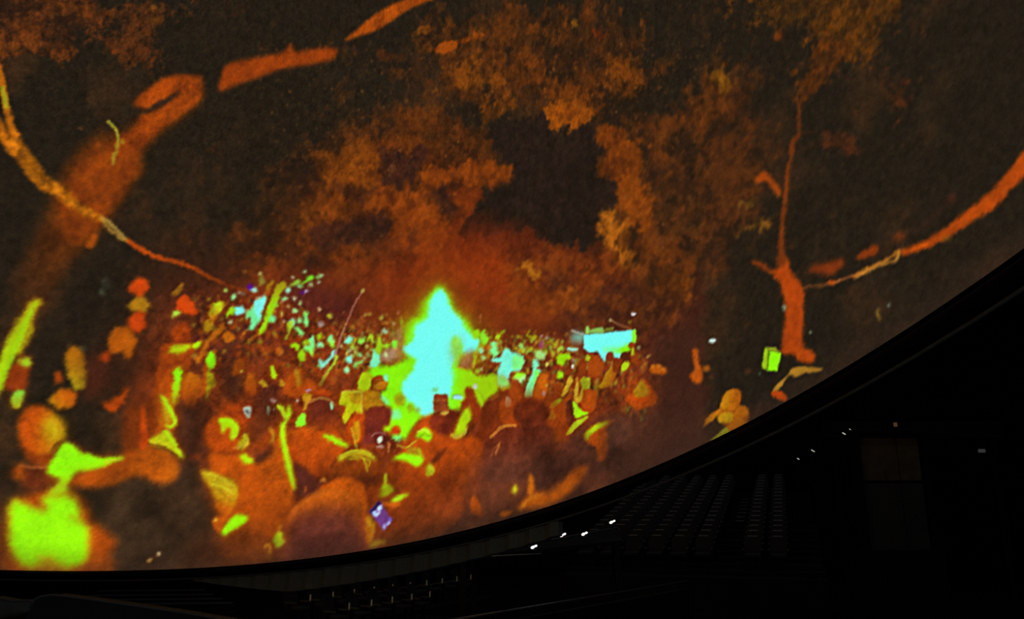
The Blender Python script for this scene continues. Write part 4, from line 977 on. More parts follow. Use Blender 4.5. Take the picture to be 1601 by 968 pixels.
# small lit edges and folds on the people in front
LI, OR, DK, YE = (156, 216, 16), (186, 96, 14), (70, 36, 18), (188, 176, 34)
for crop, s, w, c, b, a in (
        ('NL', '118,104 92,150 62,220 34,285 4,370', (10, 15, 18, 18, 12), LI, 2.0, .8), ('NL', '110,120 95,180 70,250', (5, 6, 4), (150, 120, 20), 1.2, .6), ('NL', '70,262 60,300 30,360', (8, 10, 8), (150, 60, 14), 1.6, .7),
        ('NL', '513,404 530,432 553,482 538,498 522,492', (7, 10, 10, 8, 5), LI, 1.2, .9), ('NL', '500,410 506,450 512,490 500,510', (16, 16, 14, 8), (160, 72, 12), 3, .8), ('NL', '466,548 510,560 545,580 576,602', (5, 6, 6, 4), (92, 44, 14), 1.0, .9),
        ('NL', '520,508 548,548 572,592', (9, 10, 5), LI, 1.2, .8), ('NL', '470,540 500,548 530,556', (6, 6, 4), YE, 1.0, .7), ('NL', '545,600 552,640 530,670', (16, 22, 12), (182, 94, 14), 4, .8), ('NL', '400,500 420,560 440,590', (30, 34, 26), (92, 42, 16), 6, .7),
        ('NL', '420,440 430,500 440,550', (20, 24, 20), (110, 48, 14), 5, .7), ('NL', '648,648 690,655 738,686', (7, 8, 6), YE, 1.2, .8), ('NL', '670,675 705,690 740,712', (6, 7, 6), (196, 196, 40), 1.2, .7), ('NL', '690,700 712,715 730,735', (6, 6, 5), (150, 110, 18), 1.2, .7),
        ('NL', '690,735 705,760 730,750', (18, 20, 12), (172, 76, 10), 3, .8), ('NL', '65,540 85,580 130,592 165,588', (8, 10, 10, 8), (112, 46, 12), 3, .8), ('NL', '163,575 180,552 200,545', (8, 8, 6), (120, 70, 20), 1.2, .9),
        ('NL', '150,625 100,628 60,622', (5, 4, 4), (150, 86, 40), 1, .8), ('NL', '330,610 370,600 392,598', (8, 7, 4), (176, 205, 40), 1.4, .8), ('NL', '240,650 330,640 420,590 500,570', (26, 30, 30, 24), (160, 72, 12), 7, .5),
        ('NL', '600,600 625,588 640,610 630,640', (12, 14, 12, 8), (112, 48, 18), 3, .8), ('NL', '648,500 642,540 660,570', (8, 10, 8), (96, 42, 14), 3, .7), ('NL', '690,478 730,480 748,505 742,535', (8, 10, 9, 6), LI, 1.4, .8),
        ('NL', '770,520 782,540 775,560', (6, 7, 5), YE, 1, .9), ('NL', '735,565 760,560 780,548', (4, 4, 4), (180, 140, 60), .9, .8), ('NL', '850,500 862,520 858,550', (7, 8, 6), (180, 150, 24), 1.6, .8), ('NL', '875,430 890,445 900,470', (6, 8, 8), (186, 200, 40), .9, .9),
        ('NL', '835,880 848,870 852,900', (8, 10, 8), (176, 110, 24), 1.2, .8),
        # centre of the front row
        ('N1', '560,140 590,126 630,130 650,150', (5, 5, 5, 5), (160, 104, 44), 1.2, .8), ('N1', '505,240 540,222 600,215', (10, 10, 8), (186, 92, 14), 3, .7), ('N1', '620,300 600,350 610,390', (16, 20, 14), (112, 46, 14), 6, .8), ('N1', '655,210 668,240 690,262', (8, 8, 6), (112, 46, 14), 2, .8),
        ('N1', '700,215 712,260 718,280', (6, 7, 4), YE, 1.2, .8), ('N1', '840,268 870,280 905,255', (5, 6, 4), (180, 176, 40), 1, .9), ('N1', '825,255 845,278 870,280', (8, 8, 6), (112, 44, 18), 2, .8), ('N1', '905,232 922,224 945,232', (5, 6, 5), (190, 226, 60), .9, .9),
        ('N1', '912,245 930,235 948,245', (4, 4, 4), (110, 120, 20), .9, .7), ('N1', '1010,240 1030,246 1052,236 1060,218', (8, 10, 8, 5), (186, 190, 60), 1.2, .9), ('N1', '960,290 1000,262 1050,250', (20, 24, 20), (160, 64, 10), 6, .6), ('N1', '1060,300 1090,350 1085,420', (18, 26, 20), (98, 42, 20), 8, .7),
        ('N1', '1140,245 1180,212 1215,210', (4, 5, 4), (190, 120, 44), 1, .9), ('N1', '1150,300 1160,275 1165,260', (4, 5, 3), (160, 90, 40), 1, .9), ('N1', '1330,215 1340,250 1330,300', (8, 12, 10), (120, 56, 18), 5, .7), ('N1', '1230,130 1280,128 1315,150', (6, 6, 5), (130, 52, 14), 2, .8),
        ('N1', '1225,472 1255,440 1300,425', (5, 8, 5), (196, 128, 24), 2, .8), ('N1', '1260,440 1310,430 1360,400 1400,360', (14, 26, 26, 14), (172, 80, 14), 6, .6), ('N1', '780,400 800,420 830,405', (14, 18, 10), (132, 54, 10), 5, .7), ('N1', '750,500 765,530 760,575', (8, 10, 8), (170, 110, 20), 1.6, .9),
        ('N1', '940,335 955,350 948,365', (8, 8, 6), (166, 176, 30), 1.2, .9), ('N1', '830,330 850,390 900,400', (10, 12, 10), (98, 42, 14), 5, .7), ('N1', '520,440 555,410 590,400', (8, 14, 8), DK, 4, .7), ('N1', '690,330 720,370 780,380', (10, 14, 10), (88, 38, 14), 5, .7),
        ('N1', '605,385 612,375 620,385', (6, 8, 5), (190, 120, 40), 1.2, .9), ('N1', '555,400 558,410 552,418', (5, 6, 4), (160, 70, 20), 1.2, .9)):
    stroke(crop, s, w, c, b, a)
front = region('PX', '20,640 300,640 600,640 900,640 1040,660 1000,745 700,835 300,890 20,890', 18)
FB_A = fbm((CH, CW), 46, 77, 3, .6)
FB_A = (FB_A - FB_A.mean()) / FB_A.std()
canvas *= (1 + front * np.clip(1.35 - canvas.max(2) / 180, 0, 1) * np.clip(FB_A, -2, 2) * .13)[..., None]
canvas *= 1 + front[..., None] * np.array((.10, .06, 0), np.float32)
blob('PX', '1012,560 1050,520 1092,520 1095,690 1060,716 985,742 960,735 990,690 1030,650', (60, 34, 24), 12, .75, tex=.08)
blob('PX', '1040,575 1055,560 1080,560 1080,640 1045,640', (58, 31, 23), 8, .5, tex=.08)
blob('RR', '530,280 545,258 565,275 570,340 590,400 590,460 560,475 530,460 515,420 545,390', (170, 76, 14), 1.6, 1)
blob('RR', '595,385 625,365 640,385 615,400', (150, 80, 20), 1.6, 1)
blob('Z4', '1240,700 1290,650 1370,640 1460,700 1440,750 1330,745 1260,720', (178, 84, 14), 1.6, 1)
for x, y in ((1290, 665), (1365, 655), (1420, 690)):
    ell('Z4', x, y, 26, 22, (194, 110, 30), 1.2, .8)
fade = np.clip(1 - np.arange(CH) / 46.0, 0, 1)[:, None] ** 1.5 * .42
canvas[:] = canvas * (1 - fade[..., None]) + np.array((56, 38, 28), np.float32) * fade[..., None]
info('crowd_mass', 'crowd_image', 'countless tiny people around the fire')
info('bonfire', 'bonfire_image', 'tall pale cyan bonfire flames with green fringe')
info('fire_ground', 'ground_image', 'ground glowing lime left of the bonfire')
info('fire_ground_r', 'ground_image', 'ground glowing olive lime right of the bonfire')
info('people_by_fire', 'smoke_image', 'smoky tan haze left of the flames')

warp(1.1, 7, 402)
# the projector's edge sharpening
for ch in range(3):
    c_ = np.ascontiguousarray(canvas[:1060, :, ch])
    canvas[:1060, :, ch] = c_ + (.4 + .3 * crowd[:1060]) * (c_ - blur1(c_, 3.0))
canvas = np.clip(canvas, 14, 255)
# dome paint is slightly rough: fine grain all over, never quite black
g = rng.normal(0, 1, (CH, CW, 1)).astype(np.float32)
g2 = rng.normal(0, 1, (CH, CW, 3)).astype(np.float32)
lum = canvas.mean(2, keepdims=True)
canvas += (g * 3.2 + g2 * 1.8) * (0.6 + lum / 160.0)
canvas = np.clip(canvas, 4, 255)
# --- PICTURE END
# ================================================================ helpers
_Md = np.stack([_r2, _u2, -_fw], 1)
_Mw = np.array(cam.rotation_euler.to_matrix())
DOME_R = _Mw @ _Md.T                                    # dome frame -> world
DOME_C = np.array(CAM_POS) - DOME_R @ (SEAT_D * RAD)
WF, WR, WU = -_Mw[:, 2], _Mw[:, 0], _Mw[:, 1]


def at(x, y, depth):
    """point of the room seen at a photograph pixel, at a real distance (metres, along world Y)"""
    d = WF + (x - 800.5) / FPX * WR - (y - 484.0) / FPX * WU
    return Vector(np.array(CAM_POS) + d / d[1] * depth)


def dome_pt(p):
    return DOME_C + (np.asarray(p) * RAD) @ DOME_R.T


def mat(name, col, rough=.6, noise=.25, scale=8.0, metal=0.0, emit=None, strength=1.0, bump=0.0, spec=.5):
    m = bpy.data.materials.new(name)
    m.use_nodes = True
    nt = m.node_tree
    b = nt.nodes['Principled BSDF']
    b.inputs['Roughness'].default_value = rough
    b.inputs['Metallic'].default_value = metal
    b.inputs['Specular IOR Level'].default_value = spec
    tc = nt.nodes.new('ShaderNodeTexCoord')
    nz = nt.nodes.new('ShaderNodeTexNoise')
    nz.inputs['Scale'].default_value = scale
    nz.inputs['Detail'].default_value = 4
    rp = nt.nodes.new('ShaderNodeValToRGB')
    rp.color_ramp.elements[0].position = .3
    rp.color_ramp.elements[1].position = .75
    rp.color_ramp.elements[0].color = tuple(c * (1 - noise) for c in col) + (1,)
    rp.color_ramp.elements[1].color = tuple(min(1, c * (1 + noise)) for c in col) + (1,)
    nt.links.new(tc.outputs['Object'], nz.inputs['Vector'])
    nt.links.new(nz.outputs['Fac'], rp.inputs['Fac'])
    nt.links.new(rp.outputs['Color'], b.inputs['Base Color'])
    if bump:
        bp = nt.nodes.new('ShaderNodeBump')
        bp.inputs['Strength'].default_value = bump
        nt.links.new(nz.outputs['Fac'], bp.inputs['Height'])
        nt.links.new(bp.outputs['Normal'], b.inputs['Normal'])
    if emit:
        b.inputs['Emission Color'].default_value = tuple(emit) + (1,)
        b.inputs['Emission Strength'].default_value = strength
    return m


M_FLOOR = mat('dark_carpet', (.02, .02, .024), .95, .3, 3, spec=.05)
M_STEP = mat('dark_concrete', (.016, .016, .018), .9, .3, 2, spec=.1)
M_WALL = mat('dark_wall_paint', (.05, .052, .05), .9, .2, 1.5)
M_SEAT = mat('dark_seat_fabric', (.02, .02, .024), .8, .25, 14)
M_SHELL = mat('seat_shell_plastic', (.12, .115, .115), .35, .12, 6)
M_STEEL = mat('dull_steel', (.22, .21, .2), .4, .2, 20, .8)
M_BLACK = mat('matt_black_metal', (.01, .01, .011), .7, .2, 10, spec=.12)
M_RING = mat('grey_ring_metal', (.2, .2, .2), .5, .2, 10)
M_CLOTH = mat('charcoal_valance_cloth', (.27, .3, .29), .95, .15, 30, spec=.1)
M_PLATE = mat('row_marker_glow', (.55, .47, .25), .5, .1, 10, 0, (1, .8, .45), .032)  # faint emission stands in for light the plates reflect
M_PALE = mat('pale_seat_glint', (.26, .26, .26), .4, .1, 12)  # paler than the seat, to paint the glint along its top
M_GREY = mat('grey_seat_cloth', (.12, .13, .11), .95, .25, 20, spec=.1)
M_BROWN = mat('brown_door_panel', (.15, .1, .05), .7, .3, 4)
M_BULB = mat('lamp_bulb', (.8, .8, .8), .4, 0, 1, 0, (1, .88, .84), 2.2)
M_STEPL = mat('step_light_lens', (.6, .6, .5), .4, 0, 1, 0, (.9, .95, .78), .42)
M_AMBER = mat('amber_lens', (.5, .3, .1), .4, 0, 1, 0, (1, .5, .25), .05)
M_GREYL = mat('grey_lens', (.4, .4, .45), .4, 0, 1, 0, (.7, .75, .9), .03)

# screen paint: gives off the projected picture stored on the dome surface
M_SHOW = bpy.data.materials.new('projected_show')
M_SHOW.use_nodes = True
nt = M_SHOW.node_tree
nt.nodes.clear()
_out = nt.nodes.new('ShaderNodeOutputMaterial')
_em = nt.nodes.new('ShaderNodeEmission')
_at = nt.nodes.new('ShaderNodeAttribute')
_at.attribute_name = 'show'
nt.links.new(_at.outputs['Color'], _em.inputs['Color'])
nt.links.new(_em.outputs['Emission'], _out.inputs['Surface'])
M_SHOW.cycles.emission_sampling = 'NONE'


def tag(o, label=None, cat=None, group=None, kind=None):
    if label:
        o['label'] = label
    if cat:
        o['category'] = cat
    if group:
        o['group'] = group
    if kind:
        o['kind'] = kind
    return o


def mesh_obj(name, verts, faces, m, parent=None, smooth=False):
    me = bpy.data.meshes.new(name)
    me.from_pydata([tuple(v) for v in verts], [], faces)
    me.update()
    if smooth:
        me.polygons.foreach_set('use_smooth', [True] * len(me.polygons))
    me.materials.append(m)
    o = bpy.data.objects.new(name, me)
    COL.objects.link(o)
    if parent:
        o.parent = parent
    return o


def empty(name, loc=(0, 0, 0), rz=0.0):
    o = bpy.data.objects.new(name, None)
    COL.objects.link(o)
    o.empty_display_size = .1
    o.location = loc
    o.rotation_euler = (0, 0, rz)
    return o


def rbox(name, c, s, m, parent=None, bev=.02, rot=None):
    """box with chamfered edges"""
    hx, hy, hz = s[0] / 2, s[1] / 2, s[2] / 2
    b = min(bev, hx * .45, hy * .45, hz * .45)
    V, F = [], []
    idx = {}
    for sx in (-1, 1):
        for sy in (-1, 1):
            for sz in (-1, 1):
                for ax in range(3):
                    p = [sx * (hx - b), sy * (hy - b), sz * (hz - b)]
                    p[ax] = (sx * hx, sy * hy, sz * hz)[ax]
                    idx[(sx, sy, sz, ax)] = len(V)
                    V.append(p)
    for ax in range(3):
        o1, o2 = [k for k in range(3) if k != ax]
        for sgn in (-1, 1):
            q = []
            for a_, b_ in ((-1, -1), (1, -1), (1, 1), (-1, 1)):
                k = [0, 0, 0]
                k[ax], k[o1], k[o2] = sgn, a_, b_
                q.append(idx[(k[0], k[1], k[2], ax)])
            F.append(q)
            # edge chamfers
        for a_ in (-1, 1):
            for b_ in (-1, 1):
                q = []
                for t, w in ((-1, o1), (1, o1), (1, o2), (-1, o2)):
                    k = [0, 0, 0]
                    k[ax], k[o1], k[o2] = t, a_, b_
                    q.append(idx[(k[0], k[1], k[2], w)])
                F.append(q)
    for sx in (-1, 1):
        for sy in (-1, 1):
            for sz in (-1, 1):
                F.append([idx[(sx, sy, sz, a)] for a in range(3)])
    if rot is not None:
        V = [rot @ Vector(v) for v in V]
    V = [Vector(v) + Vector(c) for v in V]
    return mesh_obj(name, V, F, m, parent)


def tube(name, pts, r, m, parent=None, n=8, closed=False):
    pts = [Vector(p) for p in pts]
    V, F = [], []
    k = len(pts)
    for i, p in enumerate(pts):
        a = pts[i - 1] if (i > 0 or closed) else p
        b = pts[(i + 1) % k] if (i < k - 1 or closed) else p
        d = (b - a).normalized()
        u = d.cross(Vector((0, 0, 1)))
        if u.length < 1e-4:
            u = Vector((1, 0, 0))
        u.normalize()
        v = d.cross(u)
        for j in range(n):
            t = 2 * math.pi * j / n
            V.append(p + u * (r * math.cos(t)) + v * (r * math.sin(t)))
    for i in range(k if closed else k - 1):
        for j in range(n):
            F.append([i * n + j, i * n + (j + 1) % n, ((i + 1) % k) * n + (j + 1) % n, ((i + 1) % k) * n + j])
    if not closed:
        F.append(list(range(n))[::-1])
        F.append([(k - 1) * n + j for j in range(n)])
    return mesh_obj(name, V, F, m, parent, True)


def copy_tree(o, parent=None):
    c = o.copy()
    COL.objects.link(c)
    c.parent = parent
    for ch in o.children:
        copy_tree(ch, c)
    return c


# ================================================================ the hall
FLOOR_Z = -3.5
floor = mesh_obj('floor', [(-60, -25, FLOOR_Z), (60, -25, FLOOR_Z), (60, 75, FLOOR_Z), (-60, 75, FLOOR_Z)], [[0, 1, 2, 3]], M_FLOOR)
tag(floor, 'dark hall floor under the dome', kind='structure')
for nm, a, b in (('wall_back', (-60, 75), (60, 75)), ('wall_right', (60, 75), (60, -25)), ('wall_left', (-60, -25), (-60, 75)), ('wall_front', (60, -25), (-60, -25))):
    w = mesh_obj(nm, [(a[0], a[1], FLOOR_Z), (b[0], b[1], FLOOR_Z), (b[0], b[1], 26), (a[0], a[1], 26)], [[0, 1, 2, 3]], M_WALL)
    tag(w, 'dark wall of the hall', kind='structure')
ceil = mesh_obj('ceiling', [(-60, -25, 26), (60, -25, 26), (60, 75, 26), (-60, 75, 26)], [[3, 2, 1, 0]], M_WALL)
tag(ceil, 'dark ceiling of the hall', kind='structure')

# ================================================================ the dome screen
def axis_steps(lo, hi, fine0, fine1, step, coarse):
    a = np.arange(fine0, fine1, step)
    l = np.arange(fine0 - coarse, lo, -coarse)[::-1]
    h = np.arange(fine1, hi, coarse)
    return np.concatenate([[lo], l, a, h, [hi]])


azs = axis_steps(-180, 180, AZ0 + 318 / S - 1.5, AZ0 + 2430 / S + 1.0, 1.55 / S, 1.0)
els = np.concatenate([np.arange(0, 24.0, 1.5 / S), np.arange(24.0, 44.0, 2.0 / S), np.arange(44.0, 60, .4), np.arange(60, 90.1, 1.5)])
els[-1] = 89.99
nA, nE = len(azs), len(els)
A, E_ = np.meshgrid(np.radians(azs), np.radians(els))
D = np.stack([np.cos(E_) * np.sin(A), np.cos(E_) * np.cos(A), np.sin(E_)], -1)
bq = D @ PROJ
tq = -bq + np.sqrt(bq * bq - (PROJ @ PROJ - 1))
P3 = PROJ + tq[..., None] * D
PW = dome_pt(P3.reshape(-1, 3)).astype(np.float32)
# picture sampled on the grid; beyond the laid-out part the dim canopy goes on
cc = (np.degrees(A) - AZ0) * S
rr = np.degrees(E_) * S


inside = (cc >= 0) & (cc <= CW - 2) & (rr <= CH - 2)
ccm, rrm = np.clip(cc, 0, CW - 2), np.clip(rr, 0, CH - 2)
c0, r0 = ccm.astype(int), rrm.astype(int)
fc, fr = (ccm - c0)[..., None], (rrm - r0)[..., None]
colr = (canvas[r0, c0] * (1 - fc) + canvas[r0, c0 + 1] * fc) * (1 - fr) + (canvas[r0 + 1, c0] * (1 - fc) + canvas[r0 + 1, c0 + 1] * fc) * fr
dim = np.array(BG, np.float32) + np.array((14, 7, 2), np.float32) * FB_BIG[np.mod(r0 * 3, CH), np.mod((cc * 1.0).astype(int), CW)][..., None]
colr = np.where(inside[..., None], colr, dim) / 255.0
lin = np.where(colr <= .04045, colr / 12.92, ((colr + .055) / 1.055) ** 2.4).astype(np.float32).reshape(-1, 3)
rgba = np.concatenate([lin, np.ones((len(lin), 1), np.float32)], 1)
# faces, each given to the motif of the show it lies on
ii, jj = np.meshgrid(np.arange(nE - 1), np.arange(nA - 1), indexing='ij')
quad = np.stack([ii * nA + jj, ii * nA + jj + 1, (ii + 1) * nA + jj + 1, (ii + 1) * nA + jj], -1).reshape(-1, 4)
fid = np.where(inside, idmap[r0, c0], 0)[:-1, :-1].reshape(-1)


def show_patch(name, sel, parent=None):
    q = quad[sel]
    used, inv = np.unique(q.ravel(), return_inverse=True)
    me = bpy.data.meshes.new(name)
    me.vertices.add(len(used))
    me.vertices.foreach_set('co', PW[used].ravel())
    me.loops.add(len(inv))
    me.loops.foreach_set('vertex_index', inv.astype(np.int32))
    me.polygons.add(len(q))
    me.polygons.foreach_set('loop_start', np.arange(0, len(inv), 4, dtype=np.int32))
    me.update(calc_edges=True)
    ca = me.color_attributes.new('show', 'FLOAT_COLOR', 'POINT')
    ca.data.foreach_set('color', rgba[used].ravel())
    me.materials.append(M_SHOW)
    o = bpy.data.objects.new(name, me)
    COL.objects.link(o)
    if parent:
        o.parent = parent
    return o


order = np.argsort(fid, kind='stable')
sf = fid[order]
starts = {int(k): (int(a), int(b)) for k, a, b in zip(*(lambda u, s_, n_: (u, s_, s_ + n_))(*np.unique(sf, return_index=True, return_counts=True)))}
dome = show_patch('dome_screen', order[slice(*starts[0])])
tag(dome, 'huge dome screen showing a night bonfire crowd under trees', 'screen')
made = {}
for key in sorted(IDS, key=lambda k: ('/' in k, IDS[k])):
    if IDS[key] not in starts:
        continue
    a, b = starts[IDS[key]]
    if b - a < 6:
        dome_extra = show_patch('picture_detail', order[a:b], dome)
        continue
    name, label = ID_INFO[key]
    par = dome
    if '/' in key:
        par = made.get(key.split('/')[0], dome)
    o = show_patch(name, order[a:b], par)
    if label:
        o['label'] = label
    if key == 'crowd_mass':
        o['kind'] = 'stuff'
    made[key] = o

# ring under the rim, ledge ring and the cloth hanging at the front
th = np.linspace(0, 2 * math.pi, 181)[:-1]


def ring(radius, z):
    return [Vector(v) for v in dome_pt(np.stack([np.cos(th) * radius, np.sin(th) * radius, np.full_like(th, z)], 1))]


rim = tag(empty('rim_truss', tuple(DOME_C)), 'black round truss carrying the rim of the dome screen', 'truss')


def under(name, o):
    o.parent = rim
    o.matrix_parent_inverse = Matrix.Translation(-Vector(DOME_C))
    return o


under('chord', tube('chord', ring(1.004, -.0035), .05, M_BLACK, closed=True))
under('chord', tube('chord', ring(1.006, -.0105), .014, M_RING, closed=True))


def rim_az(x, y):
    X = dome_hit(np.array([x]), np.array([y]))[0]
    return math.atan2(X[1], X[0])


a0, a1 = rim_az(300, 890), rim_az(864, 791)
n = 60
V, F = [], []
for i in range(n + 1):
    t = a0 + (a1 - a0) * i / n
    wob = .0012 * math.sin(i * 2.1)
    k = i / n
    drop = (.0235 - .0125 * k) * (.06 + .94 * min(1, k * 3.5))
    for thk in (0, .004):
        for z in (-.0115, -.0115 - drop):
            V.append(dome_pt(((1.006 + wob + thk) * math.cos(t), (1.006 + wob + thk) * math.sin(t), z)))
for i in range(n):
    p, q = i * 4, (i + 1) * 4
    F += [[p, q, q + 1, p + 1], [p + 2, p + 3, q + 3, q + 2], [p + 1, q + 1, q + 3, p + 3], [p, p + 2, q + 2, q]]
val = mesh_obj('valance', V, F, M_CLOTH)
tag(val, 'dark grey cloth valance hanging below the front rim', 'valance')

# unseen lamps added overhead, for glints on the seat backs and neutral fill
M_FILL = mat('fill_lamp_glass', (.6, .6, .62), .4, 0, 1, 0, (.85, .92, 1.0), 6.0)
for x, y, lab in ((6, 30, 'added dim fill lamp hanging above the raked stand at right'), (-9, 30, 'added dim fill lamp hanging beyond the front of the dome'), (14, 16, 'added dim fill lamp hanging right of the dome')):
    hl = tag(empty('fill_lamp', (x, y, 24.0)), lab, 'lamp', 'added fill lamps under the ceiling')
    prof = [(.02, .5), (.12, .48), (.3, .25), (.36, 0)]
    V, F = [], []
    for rad_, z in prof:
        for j in range(12):
            V.append((rad_ * math.cos(j * math.pi / 6), rad_ * math.sin(j * math.pi / 6), z))
    for i in range(3):
        for j in range(12):
            F.append([i * 12 + j, i * 12 + (j + 1) % 12, (i + 1) * 12 + (j + 1) % 12, (i + 1) * 12 + j])
    mesh_obj('shade', V, F, M_BLACK, hl, True)
    V = [(.3 * math.cos(j * math.pi / 6), .3 * math.sin(j * math.pi / 6), .06) for j in range(12)] + [(0, 0, -.02)]
    mesh_obj('diffuser', V, [[12, (j + 1) % 12, j] for j in range(12)], M_FILL, hl)
    tube('cable', [(0, 0, .5), (0, 0, 2.0)], .01, M_BLACK, hl)
    ld = bpy.data.lights.new('fill_lamp_light', 'SPOT')
    ld.energy = 380
    ld.color = (.8, .88, 1.0)
    ld.spot_size = math.radians(130)
    ld.spot_blend = .6
    ld.shadow_soft_size = .25
    lo = bpy.data.objects.new('fill_lamp_light', ld)
    COL.objects.link(lo)
    lo.parent = hl
    lo.location = (0, 0, -.08)

# unseen fill lamp behind the viewer, added to light the valance and rails
al = tag(empty('rear_fill_lamp', (4.2, -4.5, FLOOR_Z)), 'added fill lamp on a tall post behind the audience', 'lamp')
tube('post', [(0, 0, 0), (0, 0, 3), (0, 0, 6.0)], .04, M_BLACK, al)
rbox('base', (0, 0, .04), (.5, .5, .08), M_BLACK, al, .02)
V, F = [], []
for a in range(7):
    for b in range(12):
        ph, la = math.pi * (a / 6 - .5), 2 * math.pi * b / 12
        V.append((.13 * math.cos(ph) * math.cos(la), .13 * math.cos(ph) * math.sin(la), 6.15 + .13 * math.sin(ph)))
for a in range(6):
    for b in range(12):
        F.append([a * 12 + b, a * 12 + (b + 1) % 12, (a + 1) * 12 + (b + 1) % 12, (a + 1) * 12 + b])
M_GLOBE = mat('lamp_globe', (.7, .7, .7), .4, 0, 1, 0, (.85, .95, 1.0), 3.0)
mesh_obj('globe', V, F, M_GLOBE, al, True)
ld = bpy.data.lights.new('rear_fill_lamp_light', 'POINT')
ld.energy = 190
ld.color = (.82, .94, 1.0)
ld.shadow_soft_size = .16
lo = bpy.data.objects.new('rear_fill_lamp_light', ld)
COL.objects.link(lo)
lo.parent = al
lo.location = (-.2, .3, 6.15)
# ================================================================ seats
def make_seat(name):
    root = empty(name)
    rbox('cushion', (0, -.02, .43), (.48, .46, .10), M_SEAT, root, .03)
    tilt = Matrix.Rotation(math.radians(-12), 3, 'X')
    # backrest shell: gently curved panel with rounded top corners
    V, F = [], []
    prof = [(-.23, .42), (-.25, .62), (-.24, .84), (-.19, .93), (-.1, .965), (0, .975), (.1, .965), (.19, .93), (.24, .84), (.25, .62), (.23, .42)]
    for thk in (0, .05):
        for x, z in prof:
            V.append(Vector((x, .24 + thk - .35 * x * x + (z - .42) * .2, z)))
    k = len(prof)
    F.append(list(range(k)))
    F.append(list(range(k, 2 * k))[::-1])
    for i in range(k):
        F.append([i, (i + 1) % k, k + (i + 1) % k, k + i])
    mesh_obj('backrest', V, F, M_SEAT, root)
    rbox('glint_strip', (0, .37, .975), (.3, .07, .03), M_PALE, root, .01)  # pale strip added as the glint on the seat back's top edge
    for s in (-1, 1):
        rbox('armrest', (s * .275, .0, .6), (.05, .4, .04), M_SHELL, root, .012)
        rbox('side_support', (s * .275, .06, .3), (.035, .12, .58), M_BLACK, root, .01)
    return root


# ---- raked stand at the right
ST0 = at(1060, 838, 26.0)                       # top of the seat back in the lowest tier of the reference column
COLD = Vector((.322, .947, 0)).normalized()     # up the stand
ROWD = Vector((.947, -.322, 0))                 # along a tier
TREAD, RISE, PITCH, NT = .84, .15, .74, 17
seat0 = make_seat('stand_seat')
tag(seat0, 'dark plastic seat in the raked stand right of the dome', 'seat', 'seats in the raked stand at right')
rz_right = math.atan2(-COLD.x, COLD.y)          # the seat's -Y side faces down the stand
base0 = Vector((ST0.x, ST0.y, ST0.z - .975))
NCOLS = range(-4, 5)
ORD = ['first', 'second', 'third', 'fourth', 'fifth', 'sixth', 'seventh', 'eighth', 'ninth', 'tenth', 'eleventh', 'twelfth', 'thirteenth', 'fourteenth', 'fifteenth', 'sixteenth', 'seventeenth', 'eighteenth']
first = True
for k in range(NT):
    for c in NCOLS:
        if c == 2:                               # the aisle
            continue
        p = base0 + COLD * (TREAD * k) + Vector((0, 0, RISE * k)) + ROWD * (PITCH * c)
        o = seat0 if first else copy_tree(seat0)
        first = False
        o.location = p
        o.rotation_euler = (0, 0, rz_right)
        ci = c + 4 if c < 2 else c + 3
        o['label'] = 'dark seat in the %s tier up, %s seat from the left, raked stand at right' % (ORD[k], ORD[ci])
# stepped concrete below them, each tier a slab
stand = tag(empty('floor_stand', tuple(base0)), 'stepped dark concrete stand carrying the seats at right', kind='structure')
for k in range(-1, NT + 1):
    c = COLD * (TREAD * k) + ROWD * (PITCH * .5) + Vector((0, 0, RISE * k))
    top = base0.z + RISE * k
    h = top - FLOOR_Z
    o = rbox('tier', (c.x, c.y, c.z - h / 2), (PITCH * 10.5, TREAD, h), M_STEP, stand, .015, None)
    o.data.transform(Matrix.Translation(c) @ Matrix.Rotation(rz_right, 4, 'Z') @ Matrix.Translation(-c))
# pale stair nosings in the aisle column
for k in range(9, 16):
    c = base0 + COLD * (TREAD * k - TREAD / 2 + .03) + ROWD * (PITCH * 2.0) + Vector((0, 0, RISE * k + .012))
    o = rbox('nosing', (0, 0, 0), (.34, .06, .02), M_STEEL, stand, .005)
    o.data.transform(Matrix.Translation(c - base0) @ Matrix.Rotation(rz_right, 4, 'Z'))

# ---- lower stand beyond the front rim: rows with small row markers
E1 = Vector((.49, .87, 0)).normalized()
rz_low = math.atan2(E1.y, E1.x)
low = make_seat('plate_seat')
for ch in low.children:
    if ch.name.startswith('glint_strip'):
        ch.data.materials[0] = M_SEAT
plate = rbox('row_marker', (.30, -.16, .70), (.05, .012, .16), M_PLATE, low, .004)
tag(low, 'dark seat with small pale row marker beyond the front rim', 'seat', 'marker seats beyond the front rim')
first = True
rows = [(at(503, 931, 24.2), range(-1, 9), 0), (at(527, 949, 22.4), range(0, 5), 1)]
lowstand = tag(empty('floor_terrace', (0, 0, 0)), 'low dark terrace carrying the seats beyond the front rim', kind='structure')
for p0, ks, ri in rows:
    for k in ks:
        p = p0 + E1 * (.93 * k)
        o = low if first else copy_tree(low)
        first = False
        o.location = (p.x, p.y, p0.z - .70)
        o.rotation_euler = (0, 0, rz_low)
        o['label'] = '%s dark seat with row marker from the left, %s row beyond the front rim' % (ORD[k - ks[0]], ('upper', 'lower')[ri])
    a = p0 + E1 * (.93 * (ks[0] - 1))
    b = p0 + E1 * (.93 * (ks[-1] + 1))
    mid_ = (a + b) / 2
    h = p0.z - .70 - FLOOR_Z
    o = rbox('tier', (0, 0, 0), ((b - a).length, 1.7, h), M_STEP, lowstand, .01)
    o.data.transform(Matrix.Translation((mid_.x, mid_.y, p0.z - .70 - h / 2)) @ Matrix.Rotation(rz_low, 4, 'Z'))

